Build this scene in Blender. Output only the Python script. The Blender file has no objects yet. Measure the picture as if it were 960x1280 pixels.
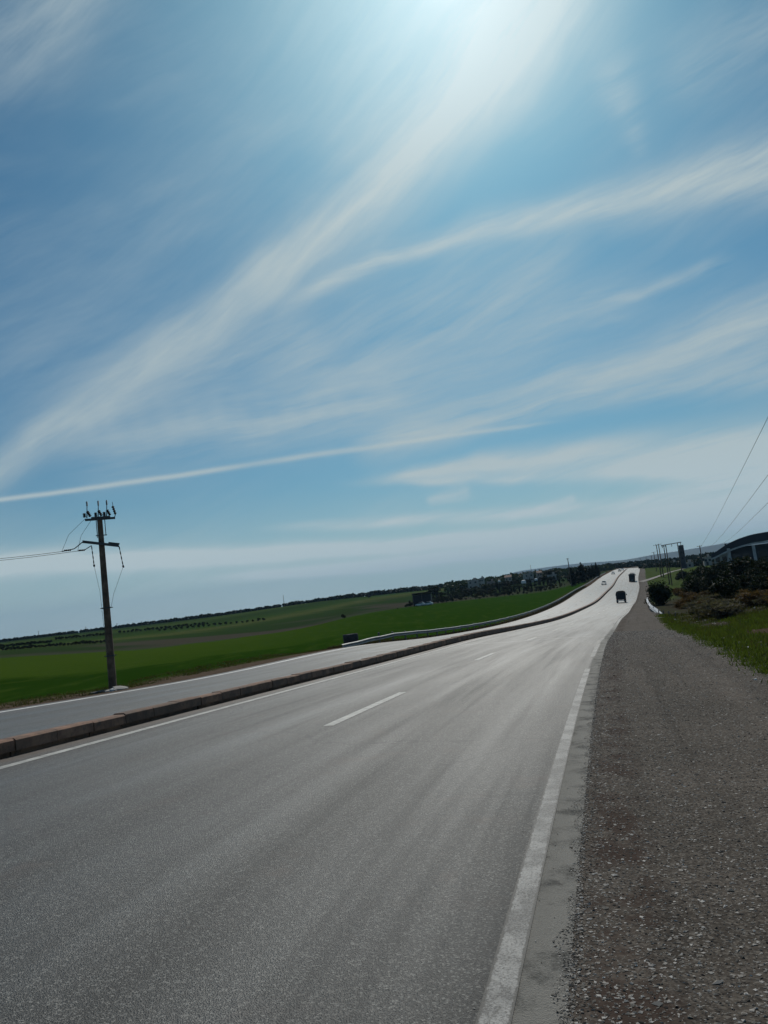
import bpy, math, random
import numpy as np
from mathutils import Vector, Matrix
from math import radians, sin, cos, pi, sqrt, atan2, asin

sc = bpy.context.scene
C = sc.collection
rng = np.random.default_rng(7)
random.seed(5)

# ------------------------------------------------------------------ camera
F = 965.0                                   # focal length in units of a 960 px wide frame
ROLL = radians(6.95)
PITCH = math.atan(103.7 / F)
EYE = np.array([0, 0, 1.6])
FW = np.array([0, cos(PITCH), sin(PITCH)])
UP0 = np.array([0, -sin(PITCH), cos(PITCH)])
RT0 = np.array([1.0, 0, 0])
CX = RT0 * cos(ROLL) - UP0 * sin(ROLL)
CY = RT0 * sin(ROLL) + UP0 * cos(ROLL)

def ray(x, y):
    return (FW * F + CX * (x - 480) - CY * (y - 640)) / F

def at(x, y, Y):
    """survey point: the place seen at (x, y) that lies Y metres north of the camera"""
    d = ray(x, y)
    return EYE + d * (Y / d[1])

cam_d = bpy.data.cameras.new('camera')
cam = bpy.data.objects.new('camera', cam_d)
C.objects.link(cam)
cam_d.sensor_fit = 'VERTICAL'
cam_d.sensor_height = 32.0
cam_d.lens = 32.0 * F / 1280.0
cam_d.clip_start = 0.05
cam_d.clip_end = 40000
cam.matrix_world = Matrix(((CX[0], CY[0], -FW[0], EYE[0]), (CX[1], CY[1], -FW[1], EYE[1]),
                           (CX[2], CY[2], -FW[2], EYE[2]), (0, 0, 0, 1)))
sc.camera = cam

# ------------------------------------------------------------------ light
SKY_STRENGTH = 0.085
SUN_STRENGTH = 3.2
EXPOSURE = -0.35
sd_ = ray(545, -60)
sd_ = sd_ / np.linalg.norm(sd_)
SUN_EL = asin(sd_[2])
SUN_AZ = atan2(sd_[0], sd_[1])              # from +Y towards +X
sun_d = bpy.data.lights.new('sun', 'SUN')
sun_d.energy = SUN_STRENGTH
sun_d.angle = radians(0.53)
sun_d.color = (1.0, 0.94, 0.85)
sun = bpy.data.objects.new('sun', sun_d)
C.objects.link(sun)
sun.location = (0, 0, 60)
sun.rotation_euler = Vector(sd_).to_track_quat('Z', 'Y').to_euler()

sc.view_settings.view_transform = 'Standard'
sc.view_settings.look = 'None'
sc.view_settings.gamma = 1
sc.view_settings.use_curve_mapping = False
sc.view_settings.exposure = EXPOSURE
sc.cycles.max_bounces = 4
sc.cycles.diffuse_bounces = 1
sc.cycles.glossy_bounces = 1
sc.cycles.transmission_bounces = 2
sc.cycles.transparent_max_bounces = 8
sc.cycles.volume_bounces = 0
sc.cycles.use_denoising = True
sc.cycles.use_adaptive_sampling = True
sc.cycles.adaptive_threshold = 0.02
sc.cycles.sample_clamp_indirect = 4

# ------------------------------------------------------------------ node helpers
class NB:
    def __init__(self, tree):
        self.t = tree
        self.n = tree.nodes
        self.l = tree.links
    def put(self, sock, v):
        if isinstance(v, bpy.types.NodeSocket):
            self.l.new(v, sock)
        elif isinstance(v, (tuple, list, np.ndarray)):
            v = tuple(float(a) for a in v)
            if sock.type == 'RGBA' and len(v) == 3:
                v = v + (1,)
            sock.default_value = v
        else:
            sock.default_value = v
    def node(self, kind, outs=0, props=None, **ins):
        nd = self.n.new(kind)
        for k, v in (props or {}).items():
            setattr(nd, k, v)
        for k, v in ins.items():
            key = int(k[1:]) if k[0] == '_' else k.replace('_', ' ')
            self.put(nd.inputs[key], v)
        return nd.outputs[outs]
    def m(self, op, a, b=0.0, c=0.0, clamp=False):
        return self.node('ShaderNodeMath', 0, dict(operation=op, use_clamp=clamp), _0=a, _1=b, _2=c)
    def v(self, op, a, b=(0, 0, 0)):
        nd = self.n.new('ShaderNodeVectorMath')
        nd.operation = op
        self.put(nd.inputs[0], a)
        if op == 'SCALE':
            self.put(nd.inputs['Scale'], b)
        elif len(nd.inputs) > 1:
            self.put(nd.inputs[1], b)
        return nd.outputs['Value'] if op in ('DOT_PRODUCT', 'LENGTH', 'DISTANCE') else nd.outputs['Vector']
    def ss(self, x, a, b):                     # smoothstep from a to b
        return self.node('ShaderNodeMapRange', 0, dict(interpolation_type='SMOOTHSTEP'),
                         Value=x, From_Min=a, From_Max=b)
    def mix(self, f, a, b):
        nd = self.n.new('ShaderNodeMix')
        nd.data_type = 'RGBA'
        self.put(nd.inputs[0], f)
        self.put(nd.inputs[6], a)
        self.put(nd.inputs[7], b)
        return nd.outputs[2]
    def noise(self, vec, scale, detail=4, rough=0.55, out='Fac', dist=0.0):
        nd = self.n.new('ShaderNodeTexNoise')
        self.put(nd.inputs['Vector'], vec)
        nd.inputs['Scale'].default_value = scale
        nd.inputs['Detail'].default_value = detail
        nd.inputs['Roughness'].default_value = rough
        nd.inputs['Distortion'].default_value = dist
        return nd.outputs[out]
    def voro(self, vec, scale, feature='F1', out='Distance', rnd=1.0):
        nd = self.n.new('ShaderNodeTexVoronoi')
        nd.feature = feature
        self.put(nd.inputs['Vector'], vec)
        nd.inputs['Scale'].default_value = scale
        nd.inputs['Randomness'].default_value = rnd
        return nd.outputs[out]
    def comb(self, x, y, z=0.0):
        return self.node('ShaderNodeCombineXYZ', 0, None, X=x, Y=y, Z=z)
    def sep(self, v):
        nd = self.n.new('ShaderNodeSeparateXYZ')
        self.put(nd.inputs[0], v)
        return nd.outputs[0], nd.outputs[1], nd.outputs[2]
    def attr(self, name, out='Fac'):
        nd = self.n.new('ShaderNodeAttribute')
        nd.attribute_name = name
        return nd.outputs[out]
    def bump(self, h, strength=0.5, dist=0.02, normal=None):
        nd = self.n.new('ShaderNodeBump')
        nd.inputs['Strength'].default_value = strength
        nd.inputs['Distance'].default_value = dist
        self.put(nd.inputs['Height'], h)
        if normal is not None:
            self.put(nd.inputs['Normal'], normal)
        return nd.outputs[0]

def new_mat(name):
    m = bpy.data.materials.new(name)
    m.use_nodes = True
    b = NB(m.node_tree)
    bs = m.node_tree.nodes['Principled BSDF']
    return m, b, bs

# ------------------------------------------------------------------ sky with cirrus
w = bpy.data.worlds.new('World')
sc.world = w
w.use_nodes = True
B = NB(w.node_tree)
bg = w.node_tree.nodes['Background']
sky = w.node_tree.nodes.new('ShaderNodeTexSky')
sky.sky_type = 'NISHITA'
sky.sun_disc = False
sky.sun_elevation = SUN_EL
sky.sun_rotation = SUN_AZ
sky.altitude = 200
sky.air_density = 1.0
sky.dust_density = 1.2
sky.ozone_density = 1.6
dirv = B.node('ShaderNodeTexCoord', 'Generated')
dirv = B.v('NORMALIZE', dirv)
dx, dy, dz = B.sep(dirv)
azn = B.m('ARCTAN2', dx, dy)
eln = B.m('ARCSINE', dz)
AE = B.comb(azn, eln, 0.0)

def azel(x, y):
    d = ray(x, y)
    d = d / np.linalg.norm(d)
    return atan2(d[0], d[1]), asin(d[2])

def seg(p, a, b, wa, wb, fade=0):
    a = np.array(azel(*a)); b = np.array(azel(*b)); wa /= F; wb /= F
    ab = b - a
    pa = B.v('SUBTRACT', p, (a[0], a[1], 0))
    t = B.m('DIVIDE', B.v('DOT_PRODUCT', pa, (ab[0], ab[1], 0)), float(ab @ ab), clamp=True)
    q = B.v('SUBTRACT', pa, B.v('SCALE', (ab[0], ab[1], 0), t))
    d = B.v('LENGTH', q)
    ww = B.m('MULTIPLY_ADD', t, wb - wa, wa)
    r = B.m('DIVIDE', d, ww)
    e_ = B.m('EXPONENT', B.m('MULTIPLY', B.m('MULTIPLY', r, r), -1.0))
    if fade:
        e_ = B.m('MULTIPLY', e_, B.ss(t, 0.0, 0.6) if fade == 1 else B.ss(t, 1.0, 0.3))
    return e_

warp = B.noise(AE, 5.0, 3, 0.5, 'Color')
warp = B.v('SUBTRACT', warp, (0.5, 0.5, 0.5))
AEw = B.v('ADD', AE, B.v('SCALE', warp, 0.035))
AEw2 = B.v('ADD', AE, B.v('SCALE', warp, 0.008))

def fibre(ang, along, across, seed=0.0, detail=6):
    """streaky noise whose fibres run at ang in the (azimuth, elevation) plane"""
    ca, sa = cos(ang), sin(ang)
    u = B.v('DOT_PRODUCT', AEw, (ca, sa, 0))
    v = B.v('DOT_PRODUCT', AEw, (-sa, ca, 0))
    return B.noise(B.comb(B.m('MULTIPLY', u, along), B.m('MULTIPLY', v, across), seed), 1.0, detail, 0.66)

def angle(a, b):
    a = azel(*a); b = azel(*b)
    return atan2(b[1] - a[1], b[0] - a[0])

# (points, widths, strength, fibre lows/highs, warped?)
streaks = [
    ([(-60, 628), (60, 545), (190, 452), (300, 375), (380, 315)], [12, 20, 28, 34, 40], 0.62, (0.12, 0.62), True),
    ([(300, 378), (400, 300), (500, 205), (590, 110), (680, -20)], [30, 38, 42, 50, 80], 0.62, (0.10, 0.62), True),
    ([(380, 250), (470, 130), (560, -20)], [60, 70, 90], 0.20, (0.2, 0.7), True),
    ([(-60, 560), (170, 340), (330, 120), (420, -40)], [90, 110, 100, 100], 0.16, (0.25, 0.8), True),
    ([(330, 395), (470, 325), (620, 280), (800, 240), (1010, 195)], [8, 12, 16, 26, 34], 0.56, (0.2, 0.62), True),
    ([(700, 262), (860, 225), (1000, 212)], [6, 14, 22], 0.30, (0.3, 0.6), True),
    ([(-30, 628), (180, 600), (402, 567.7)], [2.6, 3.2, 3.8], 0.50, (0.0, 0.45), False),
    ([(300, 583), (402, 567.7), (560, 545), (725, 523)], [3.4, 3.8, 3.0, 2.2], 0.42, (0.0, 0.5), False),
    ([(405, 607), (600, 581), (780, 566), (1010, 552)], [3, 13, 22, 34], 0.66, (0.12, 0.56), True),
    ([(440, 604), (640, 596), (800, 590), (960, 600)], [3, 6, 10, 12], 0.42, (0.25, 0.6), True),
    ([(700, 580), (860, 590), (1010, 600)], [12, 20, 26], 0.30, (0.25, 0.65), True),
    ([(420, 570), (560, 530), (700, 488), (840, 440), (1010, 385)], [20, 24, 26, 30, 36], 0.55, (0.2, 0.64), True),
    ([(500, 560), (660, 515), (820, 480), (1010, 455)], [10, 13, 20, 26], 0.42, (0.25, 0.64), True),
    ([(300, 500), (460, 430), (620, 375), (760, 300)], [40, 60, 70, 50], 0.36, (0.22, 0.72), True),
    ([(230, 560), (400, 530), (560, 470), (700, 400), (860, 330)], [18, 30, 34, 34, 30], 0.34, (0.22, 0.68), True),
    ([(40, 590), (220, 545), (430, 490), (560, 440)], [30, 44, 46, 40], 0.40, (0.2, 0.72), True),
    ([(40, 560), (160, 500), (330, 430), (430, 400)], [24, 32, 36, 30], 0.30, (0.25, 0.7), True),
    ([(-40, 705), (240, 697), (500, 682), (760, 655), (1010, 612)], [15, 11, 9, 9, 9], 0.75, (0.05, 0.55), False),
    ([(300, 662), (560, 647), (780, 632), (1010, 585)], [5, 8, 9, 12], 0.40, (0.2, 0.6), False),
    ([(200, 728), (500, 704), (800, 668), (1010, 640)], [5, 8, 9, 11], 0.5, (0.1, 0.6), False),
    ([(540, 624), (578, 612)], [6, 8], 0.42, (0.25, 0.6), True),
    ([(670, 632), (715, 622)], [3, 5], 0.30, (0.2, 0.6), True),
    ([(735, 380), (850, 348), (940, 322)], [4, 9, 9], 0.42, (0.35, 0.62), True),
    ([(-60, 60), (60, 20), (120, -60)], [50, 45, 50], 0.28, (0.3, 0.62), True),
    ([(770, 100), (795, 180)], [26, 10], 0.22, (0.38, 0.6), True),
    ([(860, 90), (1000, 20)], [30, 40], 0.20, (0.35, 0.65), True),
]
fields = [(0.60, fibre(0.60, 3.0, 22, 1.0)), (0.36, fibre(0.36, 3.5, 32, 7.0)), (0.12, fibre(0.12, 3.5, 36, 3.0))]
cloud = None
for k, (pts, ws, st, (lo, hi), wp) in enumerate(streaks):
    mk = None
    P_ = AEw if wp else AEw2
    if cloud is not None:                    # keeps the shader compiler working through one streak at a time
        P_ = B.v('ADD', P_, B.v('SCALE', (1, 1, 0), B.m('MULTIPLY', cloud, 1e-7)))
    for i in range(len(pts) - 1):
        if mk is not None:
            P_ = B.v('ADD', P_, B.v('SCALE', (1, 1, 0), B.m('MULTIPLY', mk, 1e-7)))
        s_ = seg(P_, pts[i], pts[i + 1], ws[i], ws[i + 1], 1 if i == 0 and pts[0][0] > 0 and len(pts) > 2 else (2 if i == len(pts) - 2 and pts[-1][0] < 950 and pts[-1][1] > 0 and len(pts) > 2 else 0))
        mk = s_ if mk is None else B.m('MAXIMUM', mk, s_)
    ang = angle(pts[0], pts[-1])
    wide = max(ws)
    fb = B.node('ShaderNodeMapRange', 0, None, Value=min(fields, key=lambda q: abs(q[0] - ang))[1], From_Min=lo, From_Max=hi)
    c_ = B.m('MULTIPLY', B.m('MULTIPLY', mk, fb), min(0.9, st * 1.6))
    # screen blend
    cloud = c_ if cloud is None else B.m('SUBTRACT', B.m('ADD', cloud, c_), B.m('MULTIPLY', cloud, c_))
# a faint rippled veil, left of the middle
u_ = B.v('DOT_PRODUCT', AEw, (0.98, 0.2, 0))
rip = B.m('MULTIPLY_ADD', B.m('SINE', B.m('MULTIPLY', u_, 200.0)), 0.5, 0.5)
rip = B.m('MULTIPLY', B.m('MULTIPLY', rip, seg(AEw, (130, 530), (430, 510), 26, 30)), 0.045)
cloud = B.m('ADD', cloud, rip)
# thin overall veil and hazier air toward the horizon
veil = B.m('MULTIPLY', B.m('MULTIPLY', B.ss(B.noise(B.v('MULTIPLY', AEw, (2.0, 5.0, 1.0)), 1.6, 3, 0.55), 0.3, 0.75), B.ss(fields[1][1], 0.2, 0.8)), 0.22)
low = B.m('MULTIPLY', B.m('POWER', B.ss(eln, 0.24, -0.02), 1.3), 0.72)
cloud = B.m('ADD', cloud, B.m('ADD', veil, low), clamp=True)
# cirrus scatters sunlight forward: brighter close to the sun
cs_ = B.v('DOT_PRODUCT', dirv, tuple(sd_))
ang_ = B.m('ARCCOSINE', B.m('MINIMUM', cs_, 0.99999))
g1 = B.m('EXPONENT', B.m('MULTIPLY', B.m('POWER', B.m('DIVIDE', ang_, 0.155), 1.5), -1.0))
g2 = B.m('EXPONENT', B.m('DIVIDE', ang_, -0.20))
lum = B.m('ADD', B.m('ADD', B.m('MULTIPLY_ADD', B.ss(eln, 0.22, 0.0), 1.9, 7.8), B.m('MULTIPLY', g1, 7.0)), B.m('MULTIPLY', g2, 3.0))
ccol = B.v('SCALE', (0.80, 0.96, 1.0), lum)
skyc = B.v('MULTIPLY', sky.outputs[0], (0.26, 0.61, 0.765))
aur = B.m('ADD', B.m('MULTIPLY', g1, 0.37), B.m('MULTIPLY', g2, 0.10))
tot = B.m('ADD', cloud, aur, clamp=True)
final = B.mix(tot, skyc, ccol)
w.node_tree.links.new(final, bg.inputs['Color'])
bg.inputs['Strength'].default_value = SKY_STRENGTH
w.cycles.sampling_method = 'MANUAL'
w.cycles.sample_map_resolution = 256

# ------------------------------------------------------------------ road alignment
kn = np.array([0, 15, 30, 50, 75, 110, 150, 200, 260, 330, 420, 550, 800.])
TH = np.array([0.2536, 0.26845, 0.28127, 0.29186, 0.30239, 0.30962, 0.30987, 0.31467, 0.31927, 0.30308, 0.31769, 0.30976, 0.29428])
ZZ = np.array([-0.25982, -0.70598, -1.21591, -2.21777, -3.17521, -4.6117, -5.69946, -7.05019, -6.89342, -5.96807, -3.80884, -1.88666, -1.2])
CS = np.array([0.05497, 0.02947, 0.01261, 0.03595, 0.0082, 0.00441, 0.01141, 0.07511, 0.12325, 0.11773, 0.08787, 0.06764, 0.05832])
S = np.concatenate([np.arange(-40, 0, 1.0), np.arange(0, 60, 1.), np.arange(60, 801, 4.)])

def hermite(v, q):
    m = np.gradient(v, kn)
    i = np.clip(np.searchsorted(kn, q, side='right') - 1, 0, len(kn) - 2)
    h = kn[i + 1] - kn[i]
    t = (q - kn[i]) / h
    r = (2*t**3-3*t**2+1)*v[i]+(t**3-2*t**2+t)*h*m[i]+(-2*t**3+3*t**2)*v[i+1]+(t**3-t**2)*h*m[i+1]
    lo = v[0] + m[0] * q
    hi = v[-1] + 0 * q
    return np.where(q < 0, lo, np.where(q > kn[-1], hi, r))

_th = hermite(TH, S)
_th = np.where(S < 0, TH[0], _th)
_cs = np.where(S < 0, CS[0], hermite(CS, S))
_z = hermite(ZZ, S)
_x = np.concatenate([[0], np.cumsum(np.diff(S) * (np.sin(_th[1:]) + np.sin(_th[:-1])) / 2)])
_y = np.concatenate([[0], np.cumsum(np.diff(S) * (np.cos(_th[1:]) + np.cos(_th[:-1])) / 2)])
i0 = int(np.argmin(abs(S)))
_x += -0.7416434 - _x[i0]
_y += -_y[i0]

def axis(s):
    s = np.asarray(s, float)
    x = np.interp(s, S, _x); y = np.interp(s, S, _y); z = np.interp(s, S, _z)
    th = np.interp(s, S, _th); cs = np.interp(s, S, _cs)
    ex = np.maximum(s - 800, 0); bx = np.minimum(s + 40, 0)
    x = x + ex * np.sin(th) + bx * np.sin(th)
    y = y + ex * np.cos(th) + bx * np.cos(th)
    z = z - ex * 0.012 + bx * -0.03
    return x, y, z, th, cs

def road(s, d, up=0.0):
    """point at station s, d metres left of the right edge line, on the road plane"""
    x, y, z, th, cs = axis(s)
    d = np.asarray(d, float)
    return np.stack(np.broadcast_arrays(x - np.cos(th) * d, y + np.sin(th) * d, z + cs * np.clip(d, -2, 19) + up), -1)

def to_sd(x, y):
    dx = x - _x; dy = y - _y
    i = int(np.argmin(dx * dx + dy * dy))
    t = _th[i]
    al = dx[i] * sin(t) + dy[i] * cos(t)
    return S[i] + al, -(dx[i] * cos(t) - dy[i] * sin(t))

# ------------------------------------------------------------------ terrain heights
# survey points (where seen, how far north); heights away from the road are fitted through these
ctrl = [(-200, 905, 25), (0, 880, 33), (141, 857, 37), (0, 850, 55), (141, 840, 52), (300, 832, 45), (0, 822, 130), (104, 818, 125), (-300, 855, 120),
        (200, 810, 140), (292, 799, 160), (400, 781, 210), (430, 773, 200), (505, 760, 290), (580, 751, 330), (650, 744, 340), (707, 737, 350),
        (0, 809, 350), (240, 784, 400), (400, 765, 420), (505, 752, 450), (600, 740, 480), (680, 728, 500),
        (0, 803, 750), (-300, 842, 750), (150, 785, 750), (250, 773, 750), (400, 752, 750), (500, 741, 800), (600, 730, 800), (700, 718, 800), (760, 711.5, 850),
        (0, 806, 1500), (-300, 846, 1500), (250, 777, 1500), (500, 747, 1500), (650, 727, 1500), (760, 713, 1500), (800, 708, 1500), (900, 696, 1500), (1000, 684, 1500), (1300, 650, 1500),
        (0, 803.5, 9000), (-400, 852, 9000), (480, 745.5, 9000), (700, 718, 9000), (850, 700.5, 9000), (1000, 682, 9000), (1400, 635, 9000),
        (960, 828, 20), (1100, 830, 20), (940, 800, 30), (1100, 780, 30), (930, 772, 45), (1050, 757, 45), (1000, 745, 70), (1200, 730, 70), (880, 762, 70), (860, 757, 110), (900, 738, 110),
        (960, 728, 120), (1100, 700, 120), (850, 735, 160), (880, 722, 200), (960, 712, 200), (1100, 690, 200), (820, 728, 250), (840, 722, 250),
        (900, 708, 320), (1000, 695, 320), (830, 714, 380), (860, 709, 450), (960, 697, 450), (820, 711, 550), (880, 702, 650), (1000, 688, 650)]
cp = []
for (x, y, Y) in ctrl:
    p = at(x, y, Y)
    cp.append((atan2(p[0], p[1]), math.log(math.hypot(p[0], p[1])), (p[2] - EYE[2]) / math.hypot(p[0], p[1])))
cp = np.array(cp)
AZS, LGS = 0.30, 0.9
def _phi(a, b):
    d2 = ((a[:, None, 0] - b[None, :, 0]) / AZS) ** 2 + ((a[:, None, 1] - b[None, :, 1]) / LGS) ** 2
    return np.sqrt(d2 + 0.03)
_K = _phi(cp, cp)
_A = np.block([[_K, np.ones((len(cp), 1))], [np.ones((1, len(cp))), np.zeros((1, 1))]])
_w = np.linalg.solve(_A, np.concatenate([cp[:, 2], [0]]))

def far_height(x, y):
    x = np.asarray(x, float).ravel(); y = np.asarray(y, float).ravel()
    r = np.maximum(np.hypot(x, y), 14)
    az = np.clip(np.arctan2(x, np.maximum(y, 1e-3)), -1.1, 1.1)
    q = np.stack([az, np.log(r)], 1)
    out = np.empty(len(q))
    for i in range(0, len(q), 8000):
        out[i:i+8000] = _phi(q[i:i+8000], cp) @ _w[:-1] + _w[-1]
    return EYE[2] + np.clip(out, -0.16, 0.03) * r

def sstep(x, a, b):
    t = np.clip((x - a) / (b - a), 0, 1)
    return t * t * (3 - 2 * t)

def ground_sd(s, d):
    s = np.asarray(s, float); d = np.asarray(d, float)
    s, d = np.broadcast_arrays(s, d)
    P = road(s, d)
    x, y = P[..., 0], P[..., 1]
    zr = P[..., 2]
    zf = far_height(x, y).reshape(s.shape)
    # distance from the formation over which the land takes its own height
    reach = 6 + 0.05 * np.maximum(s, 0)
    wl = sstep(d, 20.5, 21 + reach)
    wr = sstep(-d, 4.0, 4.5 + reach)
    wgt = np.maximum(wl, wr)
    wgt = np.maximum(wgt, sstep(s, 650, 900))
    wgt = np.where(y < 8, wgt * sstep(y, -30, 8), wgt)
    # verges fall away a little
    shoulder = -0.006 * sstep(-d, 0.25, 0.5) - 0.05 * np.clip(-d - 0.4, 0, 4) * 0.4
    left = -0.02 * sstep(d, 17.6, 17.9) - 0.05 * np.clip(d - 18.2, 0, 3)
    z = zr + shoulder + left
    inside = (d > -0.28) & (d < 17.7)
    z = np.where(inside, zr - 0.06 - sstep(s, 300, 700) * 0.2, z)
    z = z * (1 - wgt) + zf * wgt
    z = z + np.where(wgt > 0.5, 0.0, 0.0)
    return x, y, z

def ground_z(x, y):
    s, d = to_sd(x, y)
    return float(ground_sd(np.array([s]), np.array([d]))[2][0])

# ------------------------------------------------------------------ mesh helpers
def link_obj(name, me, mat=None, parent=None):
    o = bpy.data.objects.new(name, me)
    C.objects.link(o)
    if mat is not None and me is not None and len(me.materials) == 0:
        me.materials.append(mat)
    if parent is not None:
        o.parent = parent
    return o

def tag(o, label, cat, group=None):
    o['label'] = label
    o['category'] = cat
    if group:
        o['group'] = group
    return o

def kind(o, k):
    o['kind'] = k
    return o

def empty(name, loc, rz=0.0, scale=1.0):
    o = bpy.data.objects.new(name, None)
    C.objects.link(o)
    o.empty_display_size = 0.3
    o.location = [float(v) for v in loc]
    o.rotation_euler = (0, 0, rz)
    o.scale = (scale, scale, scale)
    return o

def np_mesh(name, V, Fc, smooth=False):
    V = np.asarray(V, float)
    Fc = np.asarray(Fc, int)
    me = bpy.data.meshes.new(name)
    k = Fc.shape[1]
    me.vertices.add(len(V)); me.vertices.foreach_set('co', V.ravel())
    me.loops.add(Fc.size); me.loops.foreach_set('vertex_index', Fc.ravel())
    me.polygons.add(len(Fc)); me.polygons.foreach_set('loop_start', np.arange(0, Fc.size, k))
    me.polygons.foreach_set('use_smooth', np.full(len(Fc), smooth))
    me.update(calc_edges=True)
    return me

class MB:
    """collects plain shapes into one mesh"""
    def __init__(self):
        self.v = []; self.f = []
    def add(self, V, Fs):
        n = len(self.v)
        self.v += [tuple(float(c) for c in p) for p in V]
        self.f += [tuple(i + n for i in f) for f in Fs]
        return self
    def box(self, c, size, rot=None, taper=1.0, b=0.0):
        sx, sy, sz = [q / 2 for q in size]
        if b <= 0:
            V = [(x * sx * (taper if z > 0 else 1), y * sy * (taper if z > 0 else 1), z * sz) for z in (-1, 1) for (x, y) in ((-1, -1), (1, -1), (1, 1), (-1, 1))]
            Fs = [(3, 2, 1, 0), (4, 5, 6, 7), (0, 1, 5, 4), (1, 2, 6, 5), (2, 3, 7, 6), (3, 0, 4, 7)]
        else:
            prof = []
            for (cx, cy) in ((-1, -1), (1, -1), (1, 1), (-1, 1)):
                if cx * cy > 0:
                    prof += [(cx * sx, cy * (sy - b)), (cx * (sx - b), cy * sy)] if cx < 0 else [(cx * sx, cy * (sy - b)), (cx * (sx - b), cy * sy)]
                else:
                    prof += [(cx * (sx - b), cy * sy), (cx * sx, cy * (sy - b))]
            V = []
            for z, g in ((-sz, 1 - b / max(sx, sy)), (-sz + b, 1), (sz - b, 1), (sz, 1 - b / max(sx, sy))):
                V += [(px * g, py * g, z) for px, py in prof]
            Fs = [tuple(range(7, -1, -1)), tuple(range(24, 32))]
            for r in range(3):
                for i in range(8):
                    Fs.append((r * 8 + i, r * 8 + (i + 1) % 8, r * 8 + 8 + (i + 1) % 8, r * 8 + 8 + i))
        R = rot if rot is not None else Matrix.Identity(3)
        return self.add([tuple(R @ Vector(p) + Vector(c)) for p in V], Fs)
    def tube(self, pts, r, n=8, cap=True):
        pts = [Vector(p) for p in pts]
        rs = r if isinstance(r, (list, tuple, np.ndarray)) else [r] * len(pts)
        V = []; Fs = []
        ref = None
        for i, p in enumerate(pts):
            t = (pts[min(i + 1, len(pts) - 1)] - pts[max(i - 1, 0)]).normalized()
            if ref is None:
                ref = t.orthogonal().normalized()
            a = (ref - t * ref.dot(t)).normalized(); ref = a
            bb = t.cross(a)
            V += [tuple(p + (a * cos(2 * pi * k / n) + bb * sin(2 * pi * k / n)) * rs[i]) for k in range(n)]
        for i in range(len(pts) - 1):
            for k in range(n):
                Fs.append((i * n + k, i * n + (k + 1) % n, i * n + n + (k + 1) % n, i * n + n + k))
        if cap:
            Fs.append(tuple(range(n - 1, -1, -1)))
            Fs.append(tuple(range(len(V) - n, len(V))))
        return self.add(V, Fs)
    def prism(self, prof, y0, y1, axis='x'):
        """closed outline in the other two axes, pushed along an axis"""
        n = len(prof)
        V = []
        for q in (y0, y1):
            for (a, b) in prof:
                V.append({'x': (q, a, b), 'y': (a, q, b), 'z': (a, b, q)}[axis])
        Fs = [tuple(range(n - 1, -1, -1)), tuple(range(n, 2 * n))]
        Fs += [(i, (i + 1) % n, n + (i + 1) % n, n + i) for i in range(n)]
        return self.add(V, Fs)
    def loft(self, rings, closed=True):
        n = len(rings[0]); V = [p for r in rings for p in r]; Fs = []
        for i in range(len(rings) - 1):
            for k in range(n if closed else n - 1):
                Fs.append((i * n + k, i * n + (k + 1) % n, i * n + n + (k + 1) % n, i * n + n + k))
        if closed:
            Fs.append(tuple(range(n - 1, -1, -1))); Fs.append(tuple(range(len(V) - n, len(V))))
        return self.add(V, Fs)
    def mesh(self, name, smooth=False):
        me = bpy.data.meshes.new(name)
        me.from_pydata(self.v, [], self.f)
        import bmesh
        bm = bmesh.new(); bm.from_mesh(me)
        bmesh.ops.recalc_face_normals(bm, faces=bm.faces)
        bm.to_mesh(me); bm.free()
        if smooth:
            me.polygons.foreach_set('use_smooth', np.ones(len(me.polygons), bool))
            try:
                me.set_sharp_from_angle(angle=radians(40))
            except Exception:
                pass
        me.update()
        return me
    def build(self, name, mat, parent=None, smooth=False):
        return link_obj(name, self.mesh(name, smooth), mat, parent)

def copy_tree(o, parent=None):
    c = o.copy()
    C.objects.link(c)
    if parent is not None:
        c.parent = parent
    for ch in list(o.children):
        copy_tree(ch, c)
    return c

# ------------------------------------------------------------------ materials
def simple(name, col, rough=0.7, metal=0.0, var=0.25, scale=6.0, bump=0.0, spec=0.4):
    m, b, bs = new_mat(name)
    oc = b.node('ShaderNodeTexCoord', 'Object')
    n = b.noise(oc, scale, 5, 0.6)
    f = b.ss(n, 0.3, 0.7)
    c = b.mix(f, tuple(x * (1 - var) for x in col), tuple(min(1, x * (1 + var)) for x in col))
    b.put(bs.inputs['Base Color'], c)
    b.put(bs.inputs['Roughness'], b.m('MULTIPLY_ADD', n, 0.25, rough - 0.12, clamp=True))
    bs.inputs['Metallic'].default_value = metal
    bs.inputs['Specular IOR Level'].default_value = spec
    if bump:
        b.put(bs.inputs['Normal'], b.bump(b.noise(oc, scale * 6, 4), bump, 0.02))
    return m

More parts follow.
